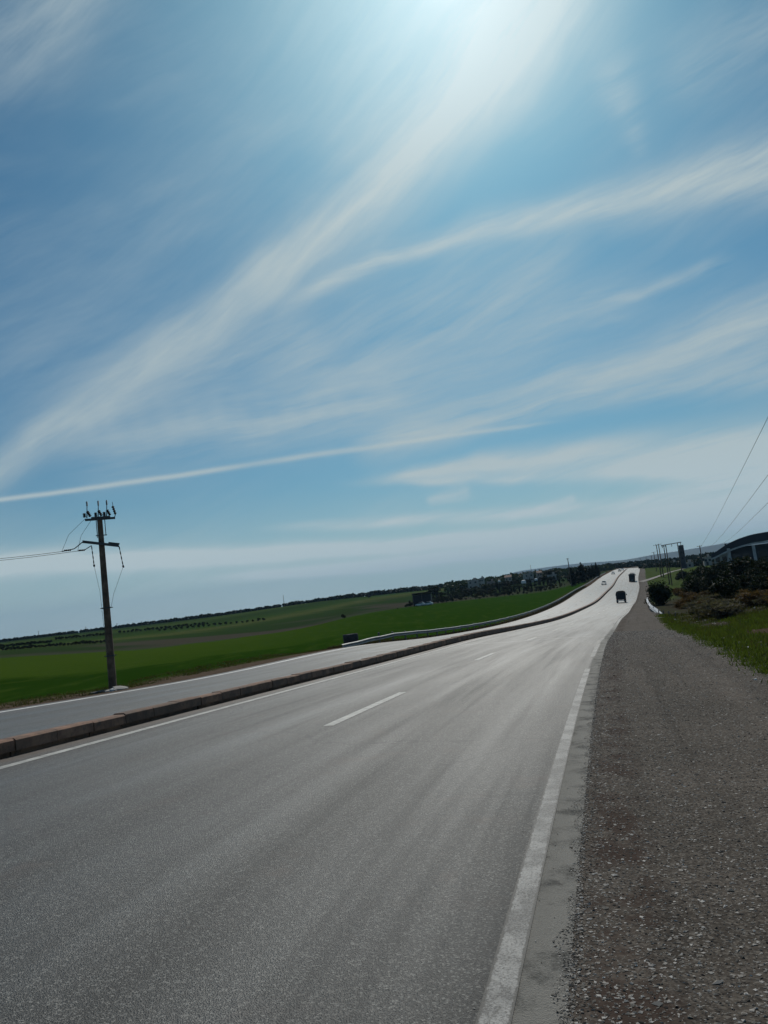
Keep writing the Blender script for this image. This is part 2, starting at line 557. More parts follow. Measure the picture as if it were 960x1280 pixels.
def mat_asphalt(name, seed=0.0, glossy=0.0):
    m, b, bs = new_mat(name)
    uv = b.attr('sd', 'Vector')
    P = b.node('ShaderNodeTexCoord', 'Object')
    s, d, _ = b.sep(uv)
    lane = b.comb(b.m('MULTIPLY', s, 0.05), b.m('MULTIPLY', d, 1.1), seed)
    long_ = b.noise(lane, 1.0, 5, 0.55)                       # long tyre-polished bands
    blot = b.noise(b.v('ADD', P, (seed, 0, 0)), 0.35, 5, 0.6)
    # wheel tracks of both lanes
    wt = b.m('MULTIPLY_ADD', b.m('COSINE', b.m('MULTIPLY', b.m('SUBTRACT', d, 1.1), 2 * pi / 2.05)), 0.5, 0.5)
    grain = b.noise(P, 70, 3, 0.7)
    st = b.voro(P, 80, 'F1', 'Color')
    sr, sg, sb = b.sep(st)
    chip = b.ss(sr, 0.66, 0.95)
    base = b.mix(b.ss(long_, 0.3, 0.72), (0.027, 0.0255, 0.0215), (0.054, 0.0515, 0.044))
    base = b.mix(b.m('MULTIPLY', b.ss(blot, 0.35, 0.75), 0.55), base, (0.068, 0.068, 0.064))
    base = b.mix(b.m('MULTIPLY', wt, 0.22), base, (0.078, 0.078, 0.075))
    base = b.mix(b.m('MULTIPLY', chip, 0.68), base, (0.27, 0.26, 0.23))
    base = b.mix(b.m('MULTIPLY', b.ss(grain, 0.55, 0.35), 0.85), base, (0.012, 0.012, 0.012))
    # brownish stains
    stn = b.noise(P, 1.3, 5, 0.65)
    base = b.mix(b.m('MULTIPLY', b.ss(stn, 0.55, 0.72), 0.5), base, (0.080, 0.060, 0.048))
    trk = b.noise(b.comb(b.m('MULTIPLY', s, 0.09), b.m('MULTIPLY', d, 2.6), seed + 9), 1.0, 5, 0.6)
    base = b.mix(b.m('MULTIPLY', b.ss(trk, 0.52, 0.72), 0.38), base, (0.018, 0.018, 0.017))
    # overlay joints across the road: a paler stretch begins at a transverse joint
    wob = b.m('MULTIPLY_ADD', b.noise(P, 0.8, 3), 1.0, -0.5)
    sj = b.m('ADD', s, wob)
    joint = b.ss(b.m('ABSOLUTE', b.m('SUBTRACT', sj, 43.0)), 0.35, 0.05)
    base = b.mix(b.m('MULTIPLY', joint, 0.7), base, (0.2, 0.2, 0.19))
    newer = b.ss(b.m('ADD', sj, b.m('MULTIPLY', d, -1.5)), 43.0, 44.0)
    base = b.mix(b.m('MULTIPLY', newer, 0.25), base, (0.12, 0.12, 0.118))
    # fine cracks
    cr = b.voro(b.v('ADD', P, b.v('SCALE', b.noise(P, 1.1, 3, 0.6, 'Color'), 1.2)), 0.33, 'DISTANCE_TO_EDGE', 'Distance')
    crk = b.m('MULTIPLY', b.ss(cr, 0.010, 0.002), b.ss(b.noise(P, 0.15, 2), 0.45, 0.55))
    base = b.mix(b.m('MULTIPLY', crk, 0.9), base, (0.02, 0.02, 0.02))
    grit = b.m('MULTIPLY', b.ss(b.m('ABSOLUTE', b.m('SUBTRACT', b.m('ADD', d, b.m('MULTIPLY_ADD', b.noise(P, 2.5, 5), 0.5, -0.25)), 9.1)), 0.95, 0.35), 0.65)
    base = b.mix(grit, base, (0.115, 0.088, 0.072))
    rim = b.m('MULTIPLY', b.ss(b.m('ADD', d, b.m('MULTIPLY_ADD', b.noise(P, 1.2, 5), 1.4, -0.7)), 15.0, 16.4), 0.5)
    base = b.mix(rim, base, (0.085, 0.066, 0.056))
    # dust drifting in from the unpaved edge
    dust = b.m('MULTIPLY', b.ss(b.m('ADD', d, b.m('MULTIPLY', b.noise(P, 3.0, 5), 0.12)), 0.10, -0.03), b.ss(s, 75, 40))
    base = b.mix(b.m('MULTIPLY', b.m('MULTIPLY', dust, 0.85), b.ss(b.noise(P, 2.3, 5, 0.65), 0.3, 0.55)), base, (0.26, 0.245, 0.215))
    b.put(bs.inputs['Base Color'], base)
    # polished far stretches shine in the low light
    shine = b.m('MULTIPLY', b.ss(long_, 0.35, 0.75), 0.12)
    worn = b.m('MULTIPLY', b.ss(s, 20.0, 160.0), 0.10)
    rg = b.m('SUBTRACT', b.m('MULTIPLY_ADD', b.ss(trk, 0.45, 0.7), 0.07, 0.63 - glossy), b.m('ADD', shine, b.m('ADD', worn, b.m('MULTIPLY', wt, 0.04))))
    b.put(bs.inputs['Roughness'], b.m('ADD', rg, b.m('MULTIPLY', dust, 0.25)))
    b.put(bs.inputs['Specular IOR Level'], b.m('MULTIPLY_ADD', dust, -0.3, 0.43))
    near = b.ss(s, 60, 0)
    h = b.m('ADD', b.m('MULTIPLY', b.voro(P, 110), 0.7), b.m('MULTIPLY', grain, 0.8))
    bn = b.n.new('ShaderNodeBump')
    bn.inputs['Distance'].default_value = 0.006
    b.put(bn.inputs['Strength'], b.m('MULTIPLY_ADD', near, 0.75, 0.15))
    b.put(bn.inputs['Height'], h)
    b.put(bs.inputs['Normal'], bn.outputs[0])
    return m

def mat_paint():
    m, b, bs = new_mat('worn_white_paint')
    P = b.node('ShaderNodeTexCoord', 'Object')
    n = b.noise(P, 2.2, 5, 0.65)
    g = b.noise(P, 60, 3, 0.7)
    chips = b.m('MULTIPLY', b.ss(b.voro(P, 85), 0.55, 0.85), 0.5)
    wear = b.m('ADD', b.m('MULTIPLY', b.ss(n, 0.40, 0.62), 0.65), b.m('MULTIPLY', b.ss(g, 0.45, 0.65), 0.6))
    wear = b.m('ADD', wear, chips, clamp=True)
    col = b.mix(wear, (0.36, 0.35, 0.325), (0.085, 0.083, 0.078))
    marks = b.ss(b.noise(b.v('MULTIPLY', P, (1.5, 0.6, 1)), 5.5, 3), 0.70, 0.76)
    col = b.mix(b.m('MULTIPLY', marks, 0.8), col, (0.05, 0.042, 0.035))
    dd = b.sep(b.attr('sd', 'Vector'))[1]
    ed = b.m('SUBTRACT', 0.08, b.m('ABSOLUTE', b.m('SUBTRACT', dd, 0.02)))
    rag = b.ss(b.m('ADD', ed, b.m('MULTIPLY_ADD', b.noise(P, 14, 4, 0.7), 0.05, -0.035)), 0.010, 0.0)
    col = b.mix(rag, col, (0.06, 0.057, 0.05))
    crack = b.ss(b.voro(b.v('MULTIPLY', P, (1, 1, 1)), 3.5, 'DISTANCE_TO_EDGE', 'Distance'), 0.012, 0.003)
    col = b.mix(b.m('MULTIPLY', crack, 0.45), col, (0.06, 0.057, 0.05))
    b.put(bs.inputs['Base Color'], col)
    bs.inputs['Roughness'].default_value = 0.62
    bs.inputs['Specular IOR Level'].default_value = 0.35
    b.put(bs.inputs['Normal'], b.bump(b.m('ADD', b.voro(P, 110), g), 0.5, 0.005))
    return m

def mat_ground():
    m, b, bs = new_mat('land')
    sdv = b.attr('sd', 'Vector')
    s, d, _ = b.sep(sdv)
    fld = b.attr('field', 'Fac')               # <0 near green field, >0 farther strips
    P = b.node('ShaderNodeTexCoord', 'Object')
    n1 = b.noise(P, 0.03, 5, 0.6); n2 = b.noise(P, 0.4, 5, 0.6); n3 = b.noise(P, 4, 4, 0.6); n4 = b.noise(P, 30, 3, 0.65)
    # ---- gravel shoulder
    vc = b.sep(b.voro(P, 62, 'F1', 'Color'))
    grav = b.mix(b.ss(n2, 0.3, 0.7), (0.072, 0.060, 0.048), (0.125, 0.104, 0.084))
    grav = b.mix(b.m('MULTIPLY', b.ss(vc[0], 0.5, 0.95), 0.7), grav, (0.21, 0.185, 0.155))
    grav = b.mix(b.m('MULTIPLY', b.ss(vc[1], 0.6, 0.95), 0.7), grav, (0.022, 0.018, 0.016))
    grav = b.mix(b.m('MULTIPLY', b.ss(n4, 0.55, 0.7), 0.4), grav, (0.04, 0.034, 0.03))
    grav = b.mix(b.m('MULTIPLY', b.ss(b.noise(b.comb(b.m('MULTIPLY', s, 0.07), b.m('MULTIPLY', d, 1.0)), 1.0, 4), 0.5, 0.7), 0.6), grav, (0.15, 0.125, 0.102))
    far_dust = b.ss(s, 10, 60)
    grav = b.mix(b.m('MULTIPLY', far_dust, 0.35), grav, (0.115, 0.096, 0.08))
    ruts = b.noise(b.comb(b.m('MULTIPLY', s, 0.10), b.m('MULTIPLY', d, 3.2), 4.0), 1.0, 5, 0.6)
    grav = b.mix(b.m('MULTIPLY', b.ss(ruts, 0.5, 0.72), 0.5), grav, (0.032, 0.027, 0.022))
    grav = b.mix(b.m('MULTIPLY', b.ss(n3, 0.55, 0.75), 0.45), grav, (0.10, 0.085, 0.07))
    soil = b.m('MULTIPLY', b.ss(b.m('ABSOLUTE', b.m('ADD', d, 0.58)), 0.34, 0.1), b.ss(b.noise(P, 1.7, 5, 0.65), 0.42, 0.6))
    grav = b.mix(b.m('MULTIPLY', soil, 0.85), grav, (0.052, 0.033, 0.025))
    # ---- grass with bare patches on the right
    gr = b.mix(b.ss(n3, 0.3, 0.7), (0.026, 0.040, 0.010), (0.050, 0.065, 0.018))
    gr = b.mix(b.m('MULTIPLY', b.ss(b.m('ADD', b.attr('bare'), b.m('MULTIPLY_ADD', n3, 0.5, -0.25)), 0.1, 0.45), 0.9), gr, (0.085, 0.058, 0.042))
    brush = b.mix(b.ss(n3, 0.3, 0.7), (0.035, 0.033, 0.026), (0.075, 0.068, 0.048))
    brush = b.mix(b.ss(n2, 0.52, 0.66), brush, (0.05, 0.07, 0.02))
    right = b.mix(b.ss(b.m('ADD', s, b.m('MULTIPLY', n2, 20.0)), 42, 60), gr, brush)
    hill = b.mix(b.ss(n2, 0.35, 0.65), (0.05, 0.085, 0.022), (0.085, 0.10, 0.04))
    right = b.mix(b.ss(s, 150, 190), right, hill)
    edge = b.m('ADD', d, b.m('MULTIPLY_ADD', n3, 1.1, b.m('MULTIPLY_ADD', n2, 1.2, -1.15)))
    right = b.mix(b.ss(edge, -3.75, -3.45), right, grav)
    # ---- left side
    band = b.m('ADD', fld, b.m('MULTIPLY_ADD', n1, 0.5, -0.25))
    wheat = b.mix(b.ss(band, -0.95, -0.80), (0.0145, 0.040, 0.004), (0.054, 0.092, 0.012))
    wheat = b.mix(b.ss(b.v('DOT_PRODUCT', P, (1, 0, 0)), -40, 10), wheat, (0.024, 0.062, 0.007))
    wheat = b.mix(b.m('MULTIPLY', b.ss(n3, 0.35, 0.75), 0.35), wheat, (0.012, 0.035, 0.005))
    wheat = b.mix(b.m('MULTIPLY', b.ss(b.noise(b.v('MULTIPLY', P, (0.5, 0.12, 1)), 1.0, 5, 0.65), 0.48, 0.68), 0.55), wheat, (0.050, 0.082, 0.014))
    rows = b.m('MULTIPLY_ADD', b.m('SINE', b.m('MULTIPLY', b.v('DOT_PRODUCT', P, (0.94, -0.34, 0)), 4.2)), 0.5, 0.5)
    wheat = b.mix(b.m('MULTIPLY', rows, 0.14), wheat, (0.02, 0.04, 0.006))
    wheat = b.mix(b.m('MULTIPLY', b.ss(n2, 0.62, 0.75), 0.3), wheat, (0.06, 0.07, 0.03))
    ramp = b.n.new('ShaderNodeValToRGB')
    er = ramp.color_ramp
    er.interpolation = 'LINEAR'
    stops = [(0.0, (0.05, 0.075, 0.03)), (0.06, (0.055, 0.058, 0.04)), (0.14, (0.03, 0.05, 0.02)), (0.34, (0.032, 0.06, 0.018)),
             (0.42, (0.085, 0.10, 0.035)), (0.50, (0.04, 0.075, 0.02)), (0.62, (0.03, 0.055, 0.018)), (0.72, (0.055, 0.085, 0.025)), (0.85, (0.03, 0.055, 0.02)), (1.0, (0.025, 0.042, 0.018))]
    while len(er.elements) < len(stops):
        er.elements.new(0.5)
    for e_, (p_, c_) in zip(er.elements, stops):
        e_.position = p_; e_.color = (*c_, 1)
    b.put(ramp.inputs[0], b.m('ADD', b.m('MULTIPLY', fld, 0.55), b.m('MULTIPLY_ADD', n1, 0.16, -0.08)))
    farf = b.mix(b.m('MULTIPLY', b.ss(n2, 0.4, 0.65), 0.35), ramp.outputs[0], (0.03, 0.045, 0.02))
    plough = b.m('MULTIPLY', b.ss(b.noise(b.v('ADD', P, (40, 90, 0)), 0.006, 2), 0.5, 0.56), b.m('MULTIPLY', b.ss(fld, 0.03, 0.09), b.ss(fld, 0.75, 0.5)))
    farf = b.mix(b.m('MULTIPLY', plough, 0.85), farf, (0.07, 0.062, 0.048))
    left = b.mix(b.ss(b.m('ADD', fld, b.m('MULTIPLY_ADD', n2, 0.03, -0.015)), -0.01, 0.01), wheat, farf)
    verge = b.mix(b.ss(n3, 0.3, 0.7), (0.075, 0.052, 0.038), (0.15, 0.115, 0.085))
    vg = b.m('MULTIPLY_ADD', n2, 2.0, b.m('MULTIPLY_ADD', n3, 1.6, -1.8))
    de = b.m('ADD', b.m('ADD', d, vg), b.m('MULTIPLY', b.ss(s, 52, 22), -3.2))
    dry = b.mix(b.ss(n3, 0.35, 0.65), (0.035, 0.055, 0.014), (0.075, 0.068, 0.035))
    left = b.mix(b.ss(de, 22.4, 21.3), left, dry)
    left = b.mix(b.ss(de, 21.4, 20.4), left, verge)
    col = b.mix(b.ss(d, 4.0, 9.0), right, left)
    b.put(bs.inputs['Base Color'], col)
    gm_ = b.m('MULTIPLY', b.ss(d, 3.0, 0.0), b.ss(edge, -3.75, -3.45))
    b.put(bs.inputs['Specular IOR Level'], b.m('MULTIPLY', gm_, 0.04))
    b.put(bs.inputs['Roughness'], b.m('MULTIPLY_ADD', gm_, -0.05, 0.92))
    h1 = b.m('ADD', b.m('MULTIPLY', b.voro(P, 62), 0.6), b.m('MULTIPLY', n4, 0.9))
    nb = b.bump(h1, 0.55, 0.006)
    b.put(bs.inputs['Normal'], b.bump(n3, 0.5, 0.06, nb))
    return m

def mat_leaf(name, c1, c2, trans=0.25, rough=0.65):
    m, b, bs = new_mat(name)
    g = b.n.new('ShaderNodeNewGeometry')
    rnd = g.outputs['Random Per Island']
    oi = b.node('ShaderNodeObjectInfo', 'Random')
    P = b.node('ShaderNodeTexCoord', 'Object')
    n = b.noise(P, 0.9, 3)
    f = b.m('MULTIPLY_ADD', rnd, 0.6, b.m('MULTIPLY', n, 0.5))
    col = b.mix(f, c1, c2)
    col = b.mix(b.m('MULTIPLY', oi, 0.35), col, tuple(x * 0.6 for x in c2))
    b.put(bs.inputs['Base Color'], col)
    bs.inputs['Roughness'].default_value = rough
    bs.inputs['Specular IOR Level'].default_value = 0.06
    tr = b.n.new('ShaderNodeBsdfTranslucent')
    b.put(tr.inputs['Color'], b.v('MULTIPLY', col, (1.5, 1.7, 0.8)))
    mx = b.n.new('ShaderNodeMixShader'); mx.inputs[0].default_value = trans
    b.l.new(bs.outputs[0], mx.inputs[1]); b.l.new(tr.outputs[0], mx.inputs[2])
    b.l.new(mx.outputs[0], b.n['Material Output'].inputs['Surface'])
    return m

M = {}
M['asphalt'] = mat_asphalt('asphalt', 0.0)
M['asphalt_far'] = mat_asphalt('asphalt_other_side', 31.0, 0.03)
M['paint'] = mat_paint()
M['paint_mid'] = simple('lane_paint', (0.44, 0.43, 0.39), 0.65, 0, 0.3, 5.0)
M['paint_bright'] = simple('white_road_paint', (0.75, 0.73, 0.68), 0.7, 0, 0.15, 2.0)
M['land'] = mat_ground()
M['kerb'] = simple('kerb_concrete', (0.25, 0.14, 0.09), 0.85, 0, 0.45, 2.2, 0.4)
_b = NB(M['kerb'].node_tree); _bs = _b.n['Principled BSDF']; _old = _bs.inputs['Base Color'].links[0].from_socket
_rnd = _b.n.new('ShaderNodeNewGeometry').outputs['Random Per Island']
_c = _b.mix(_b.m('MULTIPLY', _rnd, 0.7), _old, (0.10, 0.075, 0.055))
_P = _b.node('ShaderNodeTexCoord', 'Object')
_c = _b.mix(_b.m('MULTIPLY', _b.ss(_b.noise(_P, 7, 5, 0.7), 0.52, 0.7), 0.6), _c, (0.06, 0.05, 0.04))
_b.put(_bs.inputs['Base Color'], _c)
M['conc'] = simple('pale_concrete', (0.34, 0.32, 0.29), 0.85, 0, 0.25, 2.0, 0.3)
M['dark_conc'] = simple('dark_concrete', (0.045, 0.045, 0.047), 0.85, 0, 0.35, 2.0, 0.3)
M['pole'] = simple('weathered_pole', (0.13, 0.092, 0.065), 0.9, 0, 0.45, 2.5, 0.5)
M['steel'] = simple('dark_galvanised_steel', (0.07, 0.072, 0.078), 0.55, 0.3, 0.3, 5)
M['insul'] = simple('brown_porcelain', (0.03, 0.02, 0.016), 0.75, 0, 0.2, 5)
M['wire'] = simple('line_wire', (0.04, 0.04, 0.042), 0.6, 0.2, 0.1, 5)
M['rail'] = simple('galvanised_rail', (0.30, 0.30, 0.29), 0.5, 0.3, 0.2, 1.2)
M['rail_white'] = simple('white_coated_rail', (0.66, 0.67, 0.68), 0.5, 0.0, 0.12, 3)
M['post'] = simple('rail_post', (0.16, 0.15, 0.14), 0.7, 0.3, 0.3, 4)
M['bark'] = simple('bark', (0.07, 0.055, 0.042), 0.95, 0, 0.35, 5, 0.5)
M['leaf_dark'] = mat_leaf('dark_leaves', (0.009, 0.014, 0.006), (0.022, 0.032, 0.014), 0.1)
M['leaf_mid'] = mat_leaf('mid_leaves', (0.018, 0.028, 0.011), (0.042, 0.056, 0.024), 0.15)
M['leaf_olive'] = mat_leaf('olive_leaves', (0.014, 0.019, 0.012), (0.036, 0.042, 0.028), 0.12)
M['cypress'] = mat_leaf('cypress_leaves', (0.006, 0.010, 0.005), (0.015, 0.022, 0.010), 0.08)
M['brush'] = mat_leaf('dry_brush', (0.055, 0.044, 0.034), (0.13, 0.108, 0.082))
M['rust_brush'] = mat_leaf('rusty_brush', (0.075, 0.04, 0.02), (0.14, 0.085, 0.045))
M['grass'] = mat_leaf('grass_blades', (0.032, 0.050, 0.009), (0.088, 0.106, 0.026), 0.40)
M['dead'] = mat_leaf('dead_grass', (0.05, 0.036, 0.025), (0.11, 0.085, 0.055), 0.15)
M['weed'] = mat_leaf('weeds', (0.03, 0.04, 0.012), (0.075, 0.065, 0.030), 0.35)

# ------------------------------------------------------------------ ground sheet
def grid_values(parts):
    out = []
    for a, b_, n in parts:
        out += list(np.linspace(a, b_, n, endpoint=False))
    return np.array(out)
sv = np.concatenate([grid_values([(-40, 0, 20), (0, 60, 60), (60, 300, 80), (300, 800, 90)]), 800 * np.geomspace(1, 17, 40)])
dl = 17.72 + np.concatenate([[0], np.cumsum(np.geomspace(0.12, 800, 110))])
dl = dl[dl < 12000]
dr = -0.305 - np.concatenate([[0], np.cumsum(np.geomspace(0.1, 800, 110))])
dr = dr[dr > -12000]
dv = np.concatenate([dr[::-1], [-0.2, 0.5, 4, 8.4, 9.6, 13, 17.3, 17.64], dl])
SS, DD = np.meshgrid(sv, dv, indexing='ij')
gx, gy, gz = ground_sd(SS, DD)
# gentle unevenness off the road
def wave(x, y, k, sd):
    r = np.random.default_rng(sd)
    z = 0
    for _ in range(6):
        a = r.uniform(0, 2 * pi); f = k * r.uniform(0.6, 1.8)
        z = z + np.sin((x * cos(a) + y * sin(a)) * f + r.uniform(0, 6))
    return z / 6
off = np.maximum(sstep(-DD, 4.2, 8), sstep(DD, 20, 26)) * (1 - sstep(np.hypot(gx, gy), 100, 400))
gz = gz + off * (0.16 * wave(gx, gy, 0.9, 3) + 0.22 * wave(gx, gy, 0.25, 4))
mound = sstep(-DD, 5.5, 9) * (1 - sstep(SS, 45, 60)) * sstep(SS, 12, 20)
gz = gz + mound * 0.25
nS, nD = SS.shape
idx = np.arange(nS * nD).reshape(nS, nD)
Fq = np.stack([idx[:-1, :-1].ravel(), idx[1:, :-1].ravel(), idx[1:, 1:].ravel(), idx[:-1, 1:].ravel()], 1)
Fq = Fq[:, ::-1] if False else Fq
gm = np_mesh('ground', np.stack([gx.ravel(), gy.ravel(), gz.ravel()], 1), Fq, True)
if gm.polygons[0].normal.z < 0:
    gm.flip_normals()
def bare_mask(s, d):
    """where the right-hand bank is bare reddish earth"""
    m = np.zeros(np.broadcast(s, d).shape)
    for (cs_, cd_, rs, rd) in ((24.5, -6.2, 3.2, 1.3), (20.0, -6.0, 2.5, 1.2), (33, -6.5, 3, 1.0), (17.5, -4.6, 1.2, 0.5), (46, -5.6, 4, 0.9), (28, -9, 3, 1.2)):
        m = np.maximum(m, np.exp(-((s - cs_) / rs) ** 2 - ((d - cd_) / rd) ** 2))
    return m
def put_sd(me, s, d):
    a = me.attributes.new('sd', 'FLOAT_VECTOR', 'POINT')
    a.data.foreach_set('vector', np.stack([s.ravel(), d.ravel(), np.zeros(s.size)], 1).ravel())
put_sd(gm, SS, DD)
# far edge of the near green field, as bearings
fb = [(-300, 852, 130), (0, 821, 130), (104, 818, 128), (200, 810, 140), (292, 799, 165), (400, 780, 215), (450, 770, 260), (505, 760, 300), (580, 751, 330), (650, 744, 345), (707, 737, 350), (760, 720, 360)]
fa = []
for q in fb:
    p = at(*q); fa.append((atan2(p[0], p[1]), math.log(math.hypot(p[0], p[1]))))
fa = np.array(sorted(fa))
az = np.arctan2(gx, np.maximum(gy, 0.01)).ravel()
fv = np.log(np.maximum(np.hypot(gx, gy).ravel(), 1)) - np.interp(az, fa[:, 0], fa[:, 1])
b_a = gm.attributes.new('bare', 'FLOAT', 'POINT')
b_a.data.foreach_set('value', bare_mask(SS, DD).ravel())
a_ = gm.attributes.new('field', 'FLOAT', 'POINT')
a_.data.foreach_set('value', fv)
kind(link_obj('ground', gm, M['land']), 'structure')

def surf_z(x, y):
    """height of the ground sheet with its unevenness"""
    s, d = to_sd(x, y)
    X, Yv, Z = ground_sd(np.array([s]), np.array([d]))
    o = max(float(sstep(-d, 4.2, 8)), float(sstep(d, 20, 26))) * (1 - float(sstep(math.hypot(x, y), 100, 400)))
    z = float(Z[0]) + o * float(0.16 * wave(x, y, 0.9, 3) + 0.22 * wave(x, y, 0.25, 4))
    return z + 0.25 * float(sstep(-d, 5.5, 9) * (1 - sstep(s, 45, 60)) * sstep(s, 12, 20))

# ------------------------------------------------------------------ road surfaces and markings
def strip(name, mat, s0, s1, dvals, up, step=1.0, jag=None):
    ss = S[(S >= s0) & (S <= s1)]
    if step < 1:
        ss = np.arange(s0, s1 + 1e-6, step)
    A, Bq = np.meshgrid(ss, np.array(dvals, float), indexing='ij')
    Bq = Bq.copy()
    if jag is not None:
        Bq[:, 0] += jag * (0.6 * rng.random(len(ss)) + 0.4 * np.interp(ss, np.arange(s0, s1 + 3, 2), rng.random(len(np.arange(s0, s1 + 3, 2)))))
    P = road(A, Bq, 0.0)
    P[..., 2] += up
    n, k = A.shape
    ix = np.arange(n * k).reshape(n, k)
    Fc = np.stack([ix[:-1, :-1].ravel(), ix[1:, :-1].ravel(), ix[1:, 1:].ravel(), ix[:-1, 1:].ravel()], 1)
    me = np_mesh(name, P.reshape(-1, 3), Fc, True)
    if me.polygons[0].normal.z < 0:
        me.flip_normals()
    put_sd(me, A, Bq)
    return kind(link_obj(name, me, mat), 'structure')

strip('near_carriageway', M['asphalt'], -40, 800, [-0.30, 0, 1, 2, 3, 4, 5, 6, 7, 8, 8.9], 0.0)
strip('opposite_carriageway', M['asphalt_far'], -40, 800, [9.2, 10, 11, 12, 13, 14, 15, 16, 17, 17.7], 0.0)
# edge line, solid then broken
strip('edge_line', M['paint'], -20, 21, [-0.06, 0.10], 0.004, 0.25)
for a, b_ in ((25.0, 32.0), (36.2, 38.2)):
    strip('edge_line_dash', M['paint'], a, b_, [-0.08, 0.09], 0.004, 0.5)
strip('edge_line_faded', M['paint'], 64, 520, [-0.05, 0.10], 0.02)
for a in (13.0, 28.0, 43, 58, 73, 88, 103, 118, 133, 148):
    strip('lane_dash', M['paint_mid'], a, a + (5 if a < 20 else 4), [4.06, 4.25], 0.004 + max(0, a - 40) * 1e-4, 0.5)
strip('median_edge_line', M['paint_mid'], -20, 200, [8.10, 8.29], 0.004)
strip('opposite_edge_line', M['paint_bright'], -20, 55, [16.85, 17.14], 0.006)
for a in range(60, 330, 18):
    strip('opposite_lane_dash', M['paint'], a, a + 6, [13.1, 13.24], 0.02)

# ------------------------------------------------------------------ median kerb
mb = MB()
s = -20.0
KB = M['kerb']
while s < 600:
    L = 0.98 if s < 90 else (3.96 if s < 250 else 9.9)
    gap = 0.02 if s < 90 else 0.04
    jit = random.uniform(-0.012, 0.012) if s < 120 else 0
    hz = float(np.interp(s, [0, 25, 60, 120], [0.26, 0.29, 0.38, 0.42])) + (random.uniform(-0.012, 0.012) if s < 120 else 0)
    a, b_ = s, s + L
    wdt = float(np.interp(s, [0, 25, 60, 120], [0.20, 0.24, 0.40, 0.45]))
    prof = [(8.97, -0.1), (8.97, 0.075), (8.86, 0.08), (8.86, hz - 0.03), (8.90, hz), (8.90 + wdt, hz), (8.94 + wdt, hz - 0.03), (8.94 + wdt, -0.1)]  # undercut foot, added so its shade makes a dark band along the base
    rings = []
    for q in (a, b_):
        rings.append([tuple(road(q, pd + jit) + np.array([0, 0, pz])) for pd, pz in prof])
    mb.loft(rings)
    s += L + gap
kind(mb.build('median_kerb', M['kerb']), 'structure')

# ------------------------------------------------------------------ far hills
def ridge(name, pts, Y, depth, mat, seed):
    """a range of hills: skyline through surveyed points, real slopes in front and behind"""
    r = np.random.default_rng(seed)
    xs = np.array([p[0] for p in pts], float); ys = np.array([p[1] for p in pts], float)
    px = np.linspace(xs[0], xs[-1], 160)
    py = np.interp(px, xs, ys)
    k = np.ones(9) / 9
    py = np.convolve(np.pad(py, 4, 'edge'), k, 'valid')
    top = np.array([at(a, b, Y) for a, b in zip(px, py)])
    hgt = np.maximum(top[:, 2] + 10, 1)
    nz = np.zeros(160)
    for f in (7, 13, 29, 61):
        nz += np.sin(np.linspace(0, f, 160) + r.uniform(0, 6)) / f
    rows = []
    prof = [(-1.0, 0.0), (-0.75, 0.16), (-0.5, 0.42), (-0.25, 0.78), (0, 1.0), (0.3, 0.8), (1.0, 0.0)]
    for t, hh in prof:
        P = top.copy()
        P[:, 1] += t * depth * (1 + 0.15 * nz * (1 if t else 0))
        P[:, 2] = -10 + hgt * (hh + (0.22 * np.sin(np.linspace(0, 50, 160) + t * 9) * hh * (1 - hh)))
        rows.append(P)
    V = np.concatenate(rows)
    ix = np.arange(len(prof) * 160).reshape(len(prof), 160)
    Fc = np.stack([ix[:-1, :-1].ravel(), ix[:-1, 1:].ravel(), ix[1:, 1:].ravel(), ix[1:, :-1].ravel()], 1)
    return kind(link_obj(name, np_mesh(name, V, Fc, True), mat), 'structure')
M['hill'] = simple('wooded_hill', (0.022, 0.034, 0.026), 0.95, 0, 0.4, 0.01)
ridge('hills', [(725, 712), (740, 708), (765, 702), (790, 698.5), (815, 693.5), (840, 690), (860, 687), (876, 684), (900, 680), (960, 670), (1080, 652), (1200, 640)], 7000, 1800, M['hill'], 1)
ridge('distant_hills', [(540, 737), (590, 728), (631, 718.5), (650, 713.5), (680, 709.5), (706, 706), (740, 703), (780, 700), (830, 696), (900, 690)], 9500, 1500, M['hill'], 2)

# ------------------------------------------------------------------ vegetation
def leaf_cloud(blobs, n, size, seed, squash=1.0, hollow=0.45, asp=1.6):
    """leaf clumps: n small two-triangle leaves scattered through the given blobs [(centre, radii)]"""
    r = np.random.default_rng(seed)
    vol = np.array([b[1][0] * b[1][1] * b[1][2] for b in blobs]) ** 0.8
    cnt = np.maximum((n * vol / vol.sum()).astype(int), 6)
    Ps = []
    for (c, rad), k in zip(blobs, cnt):
        dd = r.normal(size=(k, 3)); dd /= np.linalg.norm(dd, axis=1)[:, None]
        rr = (hollow + (1 - hollow) * r.random(k) ** 0.7) * (1 + 0.14 * r.normal(size=k))
        Ps.append(np.array(c) + dd * rr[:, None] * np.array(rad))
    P = np.concatenate(Ps); k = len(P)
    a = r.normal(size=(k, 3)); a /= np.linalg.norm(a, axis=1)[:, None]
    b = r.normal(size=(k, 3)); b -= (a * b).sum(1)[:, None] * a; b /= np.linalg.norm(b, axis=1)[:, None]
    sz = size * (0.6 + 0.8 * r.random(k))[:, None]
    V = np.stack([P - a * sz * asp / 2, P - b * sz / 2, P + a * sz * asp / 2, P + b * sz / 2], 1).reshape(-1, 3)
    V[:, 2] = np.maximum(V[:, 2], 0.0)
    Fc = np.arange(4 * k).reshape(k, 4)
    return V, Fc

